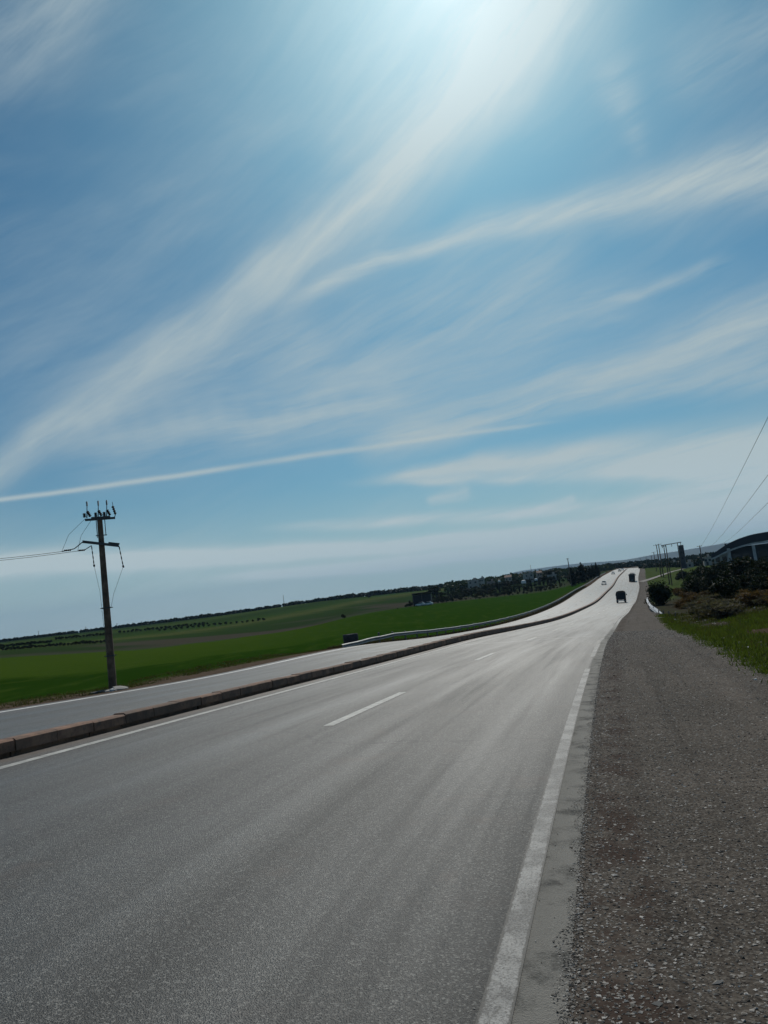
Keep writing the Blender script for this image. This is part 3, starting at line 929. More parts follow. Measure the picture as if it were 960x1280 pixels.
def tree_proto(kindname, seed, height=5.0):
    """returns (crown mesh, trunk mesh) for a unit of the given height"""
    r = np.random.default_rng(seed)
    mb = MB()
    if kindname == 'round':
        th = 0.30 * height
        blobs = []
        for k in range(13):
            a = r.uniform(0, 2 * pi); q = r.uniform(0.1, 0.34) * height
            z = height * r.uniform(0.38, 0.80)
            s_ = height * r.uniform(0.12, 0.21)
            blobs.append(((q * cos(a), q * sin(a), z), (s_, s_, s_ * 0.8)))
        blobs.append(((0, 0, height * 0.72), (height * 0.22, height * 0.22, height * 0.22)))
        V, Fc = leaf_cloud(blobs, 1500, height * 0.05, seed)
        mb.tube([(0, 0, -0.3), (0.02, 0, th * 0.6), (0.05 * height * 0.3, 0.03, th * 1.4), (0, 0, height * 0.6)], [0.04 * height, 0.032 * height, 0.022 * height, 0.008 * height], 7)
        for k in range(5):
            a = k * 1.3 + r.uniform(0, 0.5)
            mb.tube([(0, 0, th), (0.14 * height * cos(a), 0.14 * height * sin(a), height * 0.5), (0.26 * height * cos(a), 0.26 * height * sin(a), height * 0.64)], [0.018 * height, 0.012 * height, 0.004 * height], 5)
    elif kindname == 'low':                      # olive-like, crown almost to the ground
        blobs = []
        for k in range(15):
            a = r.uniform(0, 2 * pi); q = r.uniform(0.1, 0.42) * height
            z = height * r.uniform(0.25, 0.82)
            s_ = height * r.uniform(0.13, 0.24)
            blobs.append(((q * cos(a), q * sin(a), z), (s_, s_, s_ * 0.8)))
        V, Fc = leaf_cloud(blobs, 1700, height * 0.05, seed)
        mb.tube([(0, 0, -0.3), (0.04, 0.03, height * 0.18), (-0.02, 0.05, height * 0.4)], [0.05 * height, 0.04 * height, 0.02 * height], 7)
        for k in range(4):
            a = k * 1.6 + r.uniform(0, 0.5)
            mb.tube([(0, 0, height * 0.15), (0.2 * height * cos(a), 0.2 * height * sin(a), height * 0.42), (0.32 * height * cos(a), 0.32 * height * sin(a), height * 0.6)], [0.025 * height, 0.014 * height, 0.004 * height], 5)
    elif kindname == 'cypress':
        blobs = []
        for k in range(16):
            z = height * (0.08 + 0.88 * k / 15)
            w_ = height * 0.135 * (sin(pi * min(1, (k + 2.2) / 17.0)) ** 0.6) * (1.0 if k < 8 else 1 - (k - 8) / 9.5)
            w_ = max(w_, height * 0.018)
            blobs.append(((r.normal() * 0.012 * height, r.normal() * 0.012 * height, z), (w_, w_, height * 0.075)))
        V, Fc = leaf_cloud(blobs, 1300, height * 0.032, seed, hollow=0.3, asp=2.2)
        mb.tube([(0, 0, -0.3), (0, 0, height * 0.5), (0, 0, height * 0.93)], [0.02 * height, 0.012 * height, 0.003 * height], 6)
    else:                                        # shrub: stems from the base
        blobs = []
        for k in range(14):
            a = r.uniform(0, 2 * pi); q = r.uniform(0.0, 0.5) * height
            z = height * r.uniform(0.12, 0.74) * (1 - 0.35 * q / height)
            s_ = height * r.uniform(0.14, 0.28)
            blobs.append(((q * cos(a), q * sin(a), z), (s_, s_, s_ * 0.8)))
        if kindname == 'shrub':
            blobs = blobs[:10] + [((0, 0, height * 0.46), (height * 0.46, height * 0.46, height * 0.42))] * 2
        n = 4800 if kindname == 'shrub' else 900
        V, Fc = leaf_cloud(blobs, n, height * (0.042 if kindname == 'shrub' else 0.045), seed, hollow=0.3, asp=1.6 if kindname == 'shrub' else 6.0)
        for k in range(7):
            a = k * 0.9 + r.uniform(0, 0.4)
            mb.tube([(0.03 * cos(a), 0.03 * sin(a), -0.1), (0.2 * height * cos(a), 0.2 * height * sin(a), height * 0.4), (0.34 * height * cos(a), 0.34 * height * sin(a), height * 0.75)], [0.016 * height, 0.010 * height, 0.003 * height], 5)
    return np_mesh('crown', V, Fc), mb.mesh('trunk', True)

PROTO = {}
def get_proto(kd, i, mat):
    key = (kd, i, mat)
    if key not in PROTO:
        c, t = tree_proto(kd, 100 * (['round', 'low', 'cypress', 'shrub', 'brush'].index(kd) + 1) + i)
        c.materials.append(M[mat]); t.materials.append(M['bark'])
        PROTO[key] = (c, t)
    return PROTO[key]

def plant(name, kd, i, mat, x, y, height, label, cat, group=None, wide=1.0, rz=None, stem='trunk', sink=0.05):
    c, t = get_proto(kd, i, mat)
    k = height / 5.0
    r = empty(name, (x, y, surf_z(x, y) - sink), random.uniform(0, 6.28) if rz is None else rz)
    r.scale = (k * wide, k * wide, k)
    tag(r, label, cat, group)
    link_obj('crown' if stem == 'trunk' else 'foliage', c, None, r)
    link_obj(stem, t, None, r)
    return r

def plant_px(name, kd, i, mat, px, ytop, Y, *a, **k):
    p = at(px, ytop, Y)
    h = p[2] - surf_z(p[0], p[1])
    return plant(name, kd, i, mat, p[0], p[1], max(h, 0.4), *a, **k)

# right of the road: dark round bush by the bent rail, shrubs, olive grove
plant_px('bush', 'shrub', 0, 'leaf_dark', 821, 723, 128, 'dark round bush behind the bent white guardrail at the edge of the gravel', 'bush', None, wide=0.95, stem='stems')
G = 'evergreen shrubs on the rough slope between the road and the grove'
for (x, yt, Y, lb, wd) in [
        (862, 716, 150, 'dark green shrub left of the brown thicket, below the frame pylon', 1.0),
        (872, 718, 135, 'broad dark shrub in the middle of the rough slope, beside the olive grove', 1.2),
        (884, 722, 118, 'dark shrub at the foot of the olive grove, nearest the grove corner', 1.1),
        (852, 712, 260, 'small dark shrub on the green slope under the dark tower', 1.3)]:
    plant_px('shrub', 'shrub', random.randint(1, 2), 'leaf_dark' if x != 862 else 'leaf_mid', x, yt, Y, lb, 'shrub', G, wide=wd, stem='stems')
G = 'dry brown thicket bushes on the rough slope'
for k in range(110):
    x = random.uniform(846, 985); Y = random.uniform(46, 118)
    p = at(x, 745, Y)
    s_, d_ = to_sd(p[0], p[1])
    if d_ > -6.5:
        continue
    rust = random.random() < 0.28
    if rust:
        plant('dry_bush', 'brush', k % 3, 'rust_brush', p[0], p[1], random.uniform(1.0, 1.8), 'rusty brown leafless bush in the dry thicket right of the road', 'bush', 'rusty bushes in the thicket', wide=1.3, stem='stems')
    else:
        plant('dry_bush', 'brush', k % 3, 'brush', p[0], p[1], random.uniform(0.8, 1.5), 'grey brown leafless bush in the dry thicket right of the road', 'bush', G, wide=1.5, stem='stems')
for (x, Y, h) in ((848, 165, 2.4), (853, 150, 2.2), (858, 128, 2.0), (868, 112, 1.8)):
    p = at(x, 730, Y)
    plant('dry_bush', 'brush', 1, 'rust_brush', p[0], p[1], h, 'tall rusty brown bush on the slope above the dark round bush', 'bush', 'tall rusty bushes on the slope', wide=1.3, stem='stems')
G = 'dark olive trees of the grove right of the road'
k = 0
for Y in (72, 84, 97, 112, 130, 150, 172, 197):
    for x in range(int(868 + (200 - Y) * 0.30) if Y > 100 else 905, 1050, max(12, int(3000 / Y))):
        jx = x + random.uniform(-4, 4)
        p = at(jx, 720, Y * random.uniform(0.96, 1.04))
        g = surf_z(p[0], p[1])
        ht = random.uniform(2.9, 4.0) * (0.85 if Y < 90 else 1.05)
        plant('olive_tree', 'low', k % 4, 'leaf_olive' if k % 3 else 'leaf_dark', p[0], p[1], ht, 'dark bushy olive tree standing in the grove below the curved hall', 'tree', G, wide=random.uniform(1.0, 1.25))
        k += 1

# far left: cypress row beside the road
tops = [(713, 708, 335), (716.5, 710, 340), (720, 711, 350), (725, 702, 355), (729, 706, 362), (732.5, 709, 370), (736, 707, 378), (739.5, 705, 386), (744, 702.5, 395), (747, 709, 402)]
for k, (x, yt, Y) in enumerate(tops):
    lb = 'dark pointed cypress in the row beside the far left bend of the road'
    if k == 0: lb = 'broad dark cypress nearest the camera in the roadside row, beside a tall pole'
    if k == 3: lb = 'tall lumpy cypress, fourth from the left in the roadside row'
    if k == 8: lb = 'tallest slender cypress near the right end of the roadside row'
    plant_px('cypress_tree', 'cypress', k % 3, 'cypress', x, yt, Y, lb, 'tree', 'cypress row at the far bend', wide=1.7 if k in (0, 3) else 1.35)

# tree belt beyond the bright field
G = 'trees of the belt beyond the bright green field'
def belt_top(x):
    return np.interp(x, [500, 530, 560, 600, 640, 670, 700, 715], [752, 745, 738, 731, 725, 722, 719, 716])
def belt_base(x):
    return np.interp(x, [500, 580, 650, 707], [762, 752, 745, 737.5])
k = 0
for row, (dY, up) in enumerate(((8, 0.0), (40, 0.3), (85, 0.62), (140, 1.0))):
    x = 512 if row else 520
    while x < 712:
        Yb = np.interp(x, [500, 580, 650, 707], [290, 330, 345, 352]) + dY + random.uniform(-8, 8)
        yt = belt_base(x) * (1 - up) + belt_top(x) * up - random.uniform(5, 9) * (1 - up) + random.uniform(-1.5, 2.0)
        if row == 0 and 516 < x < 541:
            x += 7; continue
        kd = 'cypress' if random.random() < 0.16 and row > 0 else ('round' if random.random() < 0.5 else 'low')
        mat = random.choice(['leaf_dark', 'leaf_dark', 'leaf_mid', 'leaf_olive']) if kd != 'cypress' else 'cypress'
        nm = 'cypress_tree' if kd == 'cypress' else 'tree'
        lb = 'dark cypress spire among the trees beyond the bright green field' if kd == 'cypress' else 'dark green tree in the belt beyond the bright green field'
        plant_px(nm, kd, k % 3, mat, x, yt - (2.5 if kd == 'cypress' else 0), Yb, lb, 'tree', 'cypress spires in the belt' if kd == 'cypress' else G, wide=random.uniform(1.1, 1.5) if kd != 'cypress' else 1.1)
        k += 1
        x += random.uniform(4.2, 7) if row < 3 else random.uniform(3.6, 6)
plant_px('tree', 'round', 1, 'leaf_dark', 543, 731, 420, 'large round tree rising above the left end of the tree belt', 'tree', None, wide=1.25)
plant_px('tree', 'round', 2, 'leaf_dark', 688, 711, 520, 'broad domed tree rising above the belt left of the cypress row', 'tree', None, wide=1.8)
plant_px('tree', 'low', 1, 'leaf_dark', 429, 767, 215, 'lone small round tree standing in the green field', 'tree', None, wide=1.25)
plant_px('bush', 'shrub', 1, 'leaf_dark', 497, 761, 285, 'low dark bush alone at the edge of the bright field', 'bush', None, wide=1.4, stem='stems')
plant_px('tree', 'round', 0, 'leaf_dark', 461, 744, 640, 'small tree standing on the skyline above the pale field', 'tree', None, wide=1.5)
plant_px('tree', 'round', 0, 'leaf_dark', 270, 766, 720, 'small tree poking above the far left skyline', 'tree', None, wide=1.5)
# dark clump beside the dark shed
for (x, yt, Y) in ((508, 754, 296), (513, 752, 300), (547, 744, 330), (552, 746, 322), (557, 744, 330)):
    plant_px('tree', 'low', 1, 'leaf_dark', x, yt, Y, 'dark tree crowding round the dark shed beyond the field', 'tree', 'trees round the dark shed', wide=1.3)

# orchard rows in the left middle distance
sap = {}
G = 'young orchard trees in rows on the far left fields'
for (pa, pb, Y, n, h) in (((2, 806), (62, 798), 330, 20, 1.4), ((70, 799.5), (130, 794), 400, 15, 1.7), ((4, 815), (135, 800), 240, 30, 1.2), ((150, 794), (260, 783), 420, 22, 1.7), ((200, 790), (330, 774), 380, 20, 1.4)):
    for q in range(n):
        t = q / (n - 1)
        x = pa[0] + (pb[0] - pa[0]) * t + random.uniform(-0.6, 0.6); y = pa[1] + (pb[1] - pa[1]) * t
        p = at(x, y, Y)
        plant('orchard_tree', 'low', q % 2, 'leaf_dark', p[0], p[1], h * random.uniform(0.8, 1.2), 'tiny dark orchard tree in a planted row on the far left fields', 'tree', G, wide=1.2)

# woods that read as one mass: skyline strip on the far left, dark band beyond the road
def far_wood(name, pts, n, hgt, size, mat, seed, depth=60):
    r = np.random.default_rng(seed)
    xs = [p[0] for p in pts]; Ys = [p[1] for p in pts]; hs = [p[2] for p in pts]
    cols = []
    for k in range(n):
        x = r.uniform(xs[0], xs[-1])
        Y = np.interp(x, xs, Ys) + r.uniform(0, depth)
        h = np.interp(x, xs, hs) * r.uniform(0.6, 1.15)
        d = ray(x, 640 + 100 - (x - 480) * 0.122)
        X = d[0] / d[1] * Y
        cols.append((X, Y, h))
    cols = np.array(cols)
    s_d = [to_sd(a, b_) for a, b_ in cols[:, :2]]
    s_d = np.array(s_d)
    z = ground_sd(s_d[:, 0], s_d[:, 1])[2]
    blobs = []
    for (X, Y, h), zz in zip(cols, z):
        blobs.append(((X, Y, zz + h * 0.45), (h * 0.65, h * 0.65, h * 0.52)))
    r2 = np.random.default_rng(seed + 1)
    Vs = []
    for (c, rad) in blobs:
        k = 34
        dd = r2.normal(size=(k, 3)); dd /= np.linalg.norm(dd, axis=1)[:, None]
        P = np.array(c) + dd * np.array(rad) * (0.5 + 0.55 * r2.random(k))[:, None]
        a = r2.normal(size=(k, 3)); a /= np.linalg.norm(a, axis=1)[:, None]
        b_ = r2.normal(size=(k, 3)); b_ -= (a * b_).sum(1)[:, None] * a; b_ /= np.linalg.norm(b_, axis=1)[:, None]
        sz = size * (0.6 + 0.8 * r2.random(k))[:, None]
        Vs.append(np.stack([P - a * sz, P - b_ * sz, P + a * sz, P + b_ * sz], 1).reshape(-1, 3))
    V = np.concatenate(Vs)
    return kind(link_obj(name, np_mesh(name, V, np.arange(len(V)).reshape(-1, 4)), M[mat]), 'stuff')
far_wood('skyline_wood', [(-60, 745, 2.6), (100, 745, 2.4), (250, 745, 3.2), (330, 745, 2.6), (430, 745, 4.0), (520, 780, 5.0), (640, 800, 5), (700, 820, 5)], 900, 3, 0.9, 'leaf_dark', 11)
far_wood('distant_wood', [(735, 620, 5), (765, 760, 6), (800, 860, 6), (845, 700, 5), (900, 640, 7), (1000, 560, 8)], 700, 6, 1.2, 'leaf_dark', 12, 300)
far_wood('roadside_scrub', [(800, 560, 3.5), (825, 520, 3.5), (845, 470, 3.5), (900, 380, 4)], 200, 6, 0.7, 'leaf_dark', 13, 110)
far_wood('valley_trees', [(560, 560, 6), (640, 600, 6.5), (705, 620, 6.5), (765, 640, 5)], 420, 6, 1.0, 'leaf_mid', 14, 220)

# ------------------------------------------------------------------ steel guardrails
def beam_profile(h=0.31, dep=0.08):
    """closed W-section: (out, up)"""
    pts = [(0, -h/2), (dep, -h*0.36), (dep, -h*0.18), (0.0, 0), (dep, h*0.18), (dep, h*0.36), (0, h/2)]
    back = [(a - 0.012, b) for a, b in reversed(pts)]
    return pts + back

def beam(path, outs, mb, h=0.31, lay=0.0):
    prof = [(a * cos(lay) + b_ * sin(lay), b_ * cos(lay) - a * sin(lay)) for a, b_ in beam_profile(h)]
    rings = []
    for p, o in zip(path, outs):
        rings.append([(p[0] + o[0] * a, p[1] + o[1] * a, p[2] + b) for a, b in prof])
    mb.loft(rings)

gr = empty('guardrail', road(110, 18.6))
tag(gr, 'long grey steel guardrail sloping up from the ground and following the opposite roadside', 'guardrail')
gl = Vector(gr.location)
def gd(s): return float(np.interp(s, [50, 66, 110, 200, 330, 480], [17.75, 18.2, 18.8, 18.9, 18.7, 18.7]))
def gh(s): return float(np.interp(s, [50, 66, 500], [0.06, 0.62, 0.66]))
mbm = MB(); path = []; outs = []
for s in np.concatenate([np.arange(50.5, 60, 1.5), np.arange(60, 480, 4)]):
    p = road(s, gd(s)); t = float(np.interp(s, S, _th))
    z = float(ground_sd(np.array([s]), np.array([gd(s)]))[2][0])
    path.append((p[0] - gl.x, p[1] - gl.y, z + gh(s) + 0.02 * sin(s * 0.9) - gl.z)); outs.append((cos(t), -sin(t)))
beam(path, outs, mbm)
mbm.build('rail_beam', M['rail'], gr)
pm = None
for k, s in enumerate(np.arange(60, 260, 4.0)):
    p = road(s, gd(s) + 0.14); t = float(np.interp(s, S, _th))
    z = float(ground_sd(np.array([s]), np.array([gd(s)]))[2][0])
    if pm is None:
        q = MB(); q.box((0, 0, 0), (0.12, 0.15, 1.1), b=0.01); pm = q.mesh('post')
        pm.materials.append(M['post'])
    o = link_obj('post', pm, None, gr)
    o.location = (p[0] - gl.x, p[1] - gl.y, z + 0.30 - gl.z)
    o.rotation_euler = (0, 0, -t)

br = empty('bent_guardrail', at(825, 768, 80))
tag(br, 'crumpled white guardrail at the gravel edge in front of the dark round bush', 'guardrail')
bl = Vector(br.location)
def bent(pxs, up, name, hh=0.30):
    q = MB(); path = []; outs = []
    n = 26
    tt = np.linspace(0, 1, n)
    X = np.interp(tt, np.linspace(0, 1, len(pxs)), [p[0] for p in pxs]); Yp = np.interp(tt, np.linspace(0, 1, len(pxs)), [p[1] for p in pxs]); D = np.interp(tt, np.linspace(0, 1, len(pxs)), [p[2] for p in pxs])
    pts = [at(a, b_, c) for a, b_, c in zip(X, Yp, D)]
    for i in range(n):
        a = pts[max(i - 1, 0)]; c = pts[min(i + 1, n - 1)]
        v = np.array([c[0] - a[0], c[1] - a[1]]); v /= np.linalg.norm(v)
        path.append((pts[i][0] - bl.x, pts[i][1] - bl.y, pts[i][2] - bl.z)); outs.append((-v[1], v[0]))
    beam(path, outs, q, hh, 0.9)
    q.build(name, M['rail_white'], br)
    return pts
main = bent([(808.5, 747, 122), (809.5, 752, 112), (813, 757, 101), (820, 761.5, 91), (826, 767, 82), (831, 771.5, 74), (838, 773.2, 69), (846, 775, 65)], 0, 'rail_beam')
low_ = bent([(812, 759, 100), (818, 763.5, 92), (824, 768.5, 84), (829, 774, 76)], 0, 'rail_beam', 0.2)
for i in range(1, 26, 4):
    p = main[i]; g = surf_z(p[0], p[1])
    q = MB(); lean = Vector((random.uniform(-0.2, 0.2), random.uniform(-0.2, 0.2), 0))
    top = Vector((p[0], p[1], max(p[2] + 0.1, g + 0.4))) - bl
    q.tube([Vector((p[0], p[1], g - 0.2)) - bl + lean, top], 0.055, 6)
    q.build('post', M['post'], br)

# ------------------------------------------------------------------ electricity poles and wires
def insulator(mb, base, h=0.3, r=0.06, axis=Vector((0, 0, 1))):
    p = Vector(base); pts = []; rs = []
    for k in range(9):
        pts.append(p + axis * (h * k / 8)); rs.append(r if k % 2 else r * 0.45)
    mb.tube(pts, rs, 8)

PX = at(141, 858, 36.2)
pb = Vector((PX[0], PX[1], surf_z(PX[0], PX[1])))
up_ = empty('utility_pole', pb)
tag(up_, 'tall weathered electricity pole with two crossarms at the far edge of the opposite road', 'pole')
PT = at(124.5, 648, 36.2)
H = PT[2] - pb.z
lean = Vector((PT[0] - pb.x, PT[1] - pb.y, 0))
fx = Vector((cos(-0.36), sin(-0.36), 0))       # crossarm direction: square to the view of it
fx = Vector((0.93, 0.36, 0)).normalized()
def pt(h, ox=0.0, oy=0.0):
    return lean * (h / H) + Vector((0, 0, h)) + fx * ox + Vector((-fx.y, fx.x, 0)) * oy
q = MB()
q.tube([pt(-0.6), pt(0), pt(H * 0.3), pt(H * 0.6), pt(H)], [0.19, 0.185, 0.165, 0.145, 0.12], 14)
q.build('shaft', M['pole'], up_, True)
Rm = Matrix((fx, Vector((-fx.y, fx.x, 0)), Vector((0, 0, 1)))).transposed()
for hh in (H * 0.475, H * 0.20):
    q = MB()
    q.tube([pt(hh - 0.03), pt(hh + 0.03)], 0.2, 14)
    q.tube([pt(hh, -0.28), pt(hh, 0.28)], 0.02, 6)
    q.build('band', M['steel'], up_)
sc_ = 36.2 / 965 * 1.05                          # metres per pixel of the view at the pole
q = MB()
q.box(pt(H - 0.05, 0.02, -0.16), (1.34, 0.09, 0.10), Rm)
q.box(pt(H + 0.02, 0.05, -0.16), (0.85, 0.16, 0.08), Rm)
q.box(pt(H + 0.04, 0.05, 0.18), (0.85, 0.12, 0.08), Rm)
q.box(pt(H - 0.5, -0.16, -0.1), (0.035, 0.035, 0.85), Rm)
q.box(pt(H - 0.45, 0.22, -0.1), (0.035, 0.035, 0.80), Rm)
q.box(pt(H - 0.82, 0.02, -0.1), (0.5, 0.035, 0.04), Rm)
q.build('crossarm', M['steel'], up_)
for ox, hh, hk in ((-0.56, 0.0, 0.86), (-0.06, 0.02, 0.86), (0.32, 0.02, 0.86)):
    q = MB()
    q.tube([pt(H + 0.05, ox), pt(H + 0.4, ox + 0.03), pt(H + hk, ox + 0.06)], [0.028, 0.022, 0.016], 6)
    insulator(q, pt(H + hk * 0.72, ox + 0.05), 0.22, 0.05)
    insulator(q, pt(H + 0.08, ox - 0.1, -0.1), 0.2, 0.085)
    q.build('arrester', M['steel'], up_)
    q = MB()
    insulator(q, pt(H + 0.12, ox + 0.16, 0.05), 0.30, 0.085, (Vector((0, 0, 1)) - fx * 0.45).normalized())
    q.build('insulator', M['insul'], up_)
q = MB(); insulator(q, pt(H + 0.12, 0.72, -0.16), 0.42, 0.075, (Vector((0, 0, 1)) - fx * 0.25).normalized())
q.tube([pt(H - 0.05, 0.66, -0.16), pt(H + 0.14, 0.72, -0.16)], 0.02, 6)
q.tube([pt(H + 0.5, 0.64, -0.16), pt(H + 0.72, 0.62, -0.16)], 0.012, 5)
q.build('insulator', M['insul'], up_)
HL = H - 1.22 * 1.0
q = MB()
tilt = Matrix.Rotation(radians(12), 3, Vector((-fx.y, fx.x, 0)))
q.box(pt(HL, -0.04, -0.14), (1.62, 0.10, 0.12), tilt @ Rm)
q.box(pt(HL - 0.02, 0.55, -0.02), (0.5, 0.26, 0.05), tilt @ Rm)
q.build('crossarm', M['steel'], up_)
armL = pt(HL + 0.17, -0.80, -0.14); armR = pt(HL - 0.17, 0.76, -0.14)
q = MB(); insulator(q, armR, 0.95, 0.03, Vector((0.12, 0, -1)).normalized()); q.tube([armR + Vector((0.11, 0, -0.95)), armR + Vector((0.13, 0, -1.05))], 0.045, 8); q.build('insulator', M['insul'], up_)
c0 = pt(HL - 0.05, -0.45, -0.14)
q = MB(); insulator(q, c0, 0.9, 0.03, Vector((0.05, 0, -1)).normalized()); q.tube([c0 + Vector((0.045, 0, -0.9)), c0 + Vector((0.05, 0, -1.0))], 0.045, 8); q.build('insulator', M['insul'], up_)
e1 = armL - fx * 0.95 + Vector((0, 0, -0.38)); e2 = c0 - fx * 0.62 + Vector((0, 0, -0.2))
q = MB(); q.tube([armL, armL - fx * 0.4 + Vector((0, 0, -0.3)), e1], 0.022, 6); insulator(q, armL - fx * 0.55 + Vector((0, 0, -0.345)), 0.3, 0.05, -fx); q.build('insulator', M['insul'], up_)
q = MB(); q.tube([c0, c0 - fx * 0.3 + Vector((0, 0, -0.17)), e2], 0.02, 6); insulator(q, c0 - fx * 0.3 + Vector((0, 0, -0.18)), 0.28, 0.05, -fx); q.build('insulator', M['insul'], up_)
q = MB()
q.tube([armR + Vector((0.12, 0, -1.0)), pt(HL - 2.4, 0.36), pt(HL - 3.0, 0.2)], 0.007, 5)
q.tube([c0 + Vector((0.05, 0, -1.0)), pt(HL - 2.2, -0.24), pt(HL - 3.4, -0.2), pt(HL - 4.6, -0.17)], 0.007, 5)
q.tube([e1, e1 + fx * 0.35 + Vector((0, 0, 0.75)), pt(H + 0.05, -0.62)], 0.008, 5)
q.tube([e2, e2 + fx * 0.2 + Vector((0, 0, 0.7)), pt(H + 0.05, -0.3)], 0.008, 5)
q.build('down_lead', M['wire'], up_)

def sag(a, b, drop, n=24):
    a = Vector(a); b = Vector(b)
    return [a.lerp(b, k / n) - Vector((0, 0, 4 * drop * (k / n) * (1 - k / n))) for k in range(n + 1)]
for k, (e, yy) in enumerate(((e1, 716), (e2, 722))):
    a = pb + e
    far = Vector(at(-330, yy - 30, 60))
    q = MB(); q.tube([p for p in sag(a, far, 0.9)], 0.011, 5)
    o = q.build('power_line', M['wire'])
    tag(o, 'upper thin wire running left from the crossarm of the roadside pole' if k == 0 else 'lower thin wire running left from the crossarm of the roadside pole', 'wire')

# broken slabs and rubble round the pole foot
def chunk(name, p, size, rot, mat, label, cat, group=None, seed=1):
    r = np.random.default_rng(seed)
    q = MB(); n = 9
    top = []; bot = []
    for k in range(n):
        a = 2 * pi * k / n
        rr = r.uniform(0.75, 1.1)
        top.append((size[0] / 2 * rr * cos(a) * 0.94, size[1] / 2 * rr * sin(a) * 0.94, size[2] * r.uniform(0.8, 1.0)))
        bot.append((size[0] / 2 * rr * cos(a), size[1] / 2 * rr * sin(a), 0))
    V = bot + top + [(0, 0, size[2] * 1.15)]
    Fs = [tuple(range(n - 1, -1, -1))] + [(i, (i + 1) % n, n + (i + 1) % n, n + i) for i in range(n)] + [(n + i, n + (i + 1) % n, 2 * n) for i in range(n)]
    q.add(V, Fs)
    o = q.build(name, mat)
    o.location = p; o.rotation_euler = rot
    tag(o, label, cat, group)
    return o
M['white_scrap'] = simple('white_scrap', (0.62, 0.62, 0.6), 0.7, 0, 0.15, 4)
for (x, y, Y, sz, mt, lb, cat, nm, zr) in [
        (150, 859, 35.4, (0.95, 0.6, 0.13), 'conc', 'pale cracked concrete slab tilted against the foot of the roadside pole', 'slab', 'broken_slab', 0.25),
        (131, 861, 35.3, (0.9, 0.6, 0.09), 'dark_conc', 'dark flat broken slab left of the roadside pole foot', 'slab', 'broken_slab', 0.05),
        (139, 862, 34.8, (0.7, 0.45, 0.08), 'conc', 'thin grey slab in front of the roadside pole foot', 'slab', 'broken_slab', 0.1),
        (118, 863, 35.3, (0.6, 0.4, 0.06), 'dark_conc', 'small dark slab farthest left of the pole foot', 'slab', 'broken_slab', 0.0),
        (140, 866.5, 33.9, (0.28, 0.2, 0.1), 'white_scrap', 'small bright white scrap on the verge just before the pole', 'litter', 'plastic_scrap', 0.1)]:
    p = at(x, y, Y)
    chunk(nm, (p[0], p[1], surf_z(p[0], p[1]) + 0.01), sz, (0.04, zr * -0.6, x * 0.1), M[mt], lb, cat, None, int(x))

# squat concrete ring by the end of the left guardrail
p = at(439.5, 808, 61)
g = surf_z(p[0], p[1])
wr_ = empty('well_ring', (p[0], p[1], g)); tag(wr_, 'squat dark concrete well ring at the lower end of the long guardrail', 'well ring')
q = MB()
rings = []
for (r_, z) in ((0.60, -0.2), (0.60, 0.1), (0.585, 0.12), (0.585, 0.5), (0.60, 0.52), (0.60, 0.93), (0.57, 0.97), (0.50, 0.97), (0.49, 0.93), (0.49, 0.3)):
    rings.append([(r_ * cos(2 * pi * k / 28), r_ * sin(2 * pi * k / 28), z) for k in range(28)])
q.loft(rings); q.build('ring', M['dark_conc'], wr_, True)
q = MB(); q.tube([(0, 0, 0.86), (0, 0, 0.94)], 0.485, 28); q.build('lid', M['conc'], wr_)

# wooden and steel poles along the right
def small_pole(px, ytop, ybase, Y, label, arms=1, r=0.14, group=None, armw=1.6, name='utility_pole', rz=0.0, mat='pole'):
    T = at(px, ytop, Y)
    g = surf_z(T[0], T[1]); h = max(T[2] - g, 3)
    o = empty(name, (T[0], T[1], g), rz); tag(o, label, 'pole', group)
    q = MB(); q.tube([(0, 0, -0.4), (0, 0, h * 0.5), (0, 0, h)], [r * 1.2, r, r * 0.75], 8); q.build('shaft', M[mat], o, True)
    for k in range(arms):
        z = h - 0.25 - k * 0.9
        q = MB(); q.box((0, r + 0.04, z), (armw, 0.1, 0.12)); q.build('crossarm', M['steel'], o)
        for ox in (-0.45, 0.0, 0.45):
            q = MB(); insulator(q, (ox * armw, r + 0.04, z + 0.06), 0.28, 0.07); q.build('insulator', M['insul'], o)
    return o
small_pole(709.5, 698, 730, 330, 'tall bare pole beside the first cypress of the roadside row', 1, 0.2, None, 1.0)
small_pole(820.3, 681, 702, 345, 'left one of the twin crossarm poles beyond the frame pylon', 1, 0.22, 'twin poles', 2.6)
small_pole(823.0, 680, 702, 338, 'right one of the twin crossarm poles beyond the frame pylon', 1, 0.22, 'twin poles', 2.6)
small_pole(817.0, 690, 702, 430, 'shorter crossarm pole left of the twin poles', 1, 0.2, None, 2.2)
small_pole(829.5, 682, 718, 262, 'single pole standing just left of the frame pylon', 1, 0.18, None, 1.3)
small_pole(814.0, 694.5, 704, 560, 'small distant pole between the road and the twin poles', 1, 0.2, None, 2.0)
small_pole(800.0, 697.5, 707, 760, 'distant pole right at the road crest, farthest from the frame pylon', 1, 0.22, None, 2.0)
small_pole(807.5, 697.0, 706, 680, 'distant pole just right of the road crest', 1, 0.2, None, 2.0)
small_pole(768.5, 703.5, 712, 760, 'thin pole against the hills left of the road crest', 1, 0.2, None, 1.8)
small_pole(663, 706, 724, 640, 'thin mast rising from the village left of the cypress row', 0, 0.16, None, 1.0)
o = small_pole(874.5, 682, 700, 280, 'short pole with a boxy transformer left of the curved hall', 1, 0.2, None, 1.8)
q = MB(); q.box((0.25, -0.45, 3.6), (0.9, 0.7, 1.0), b=0.05); q.build('transformer', M['steel'], o)
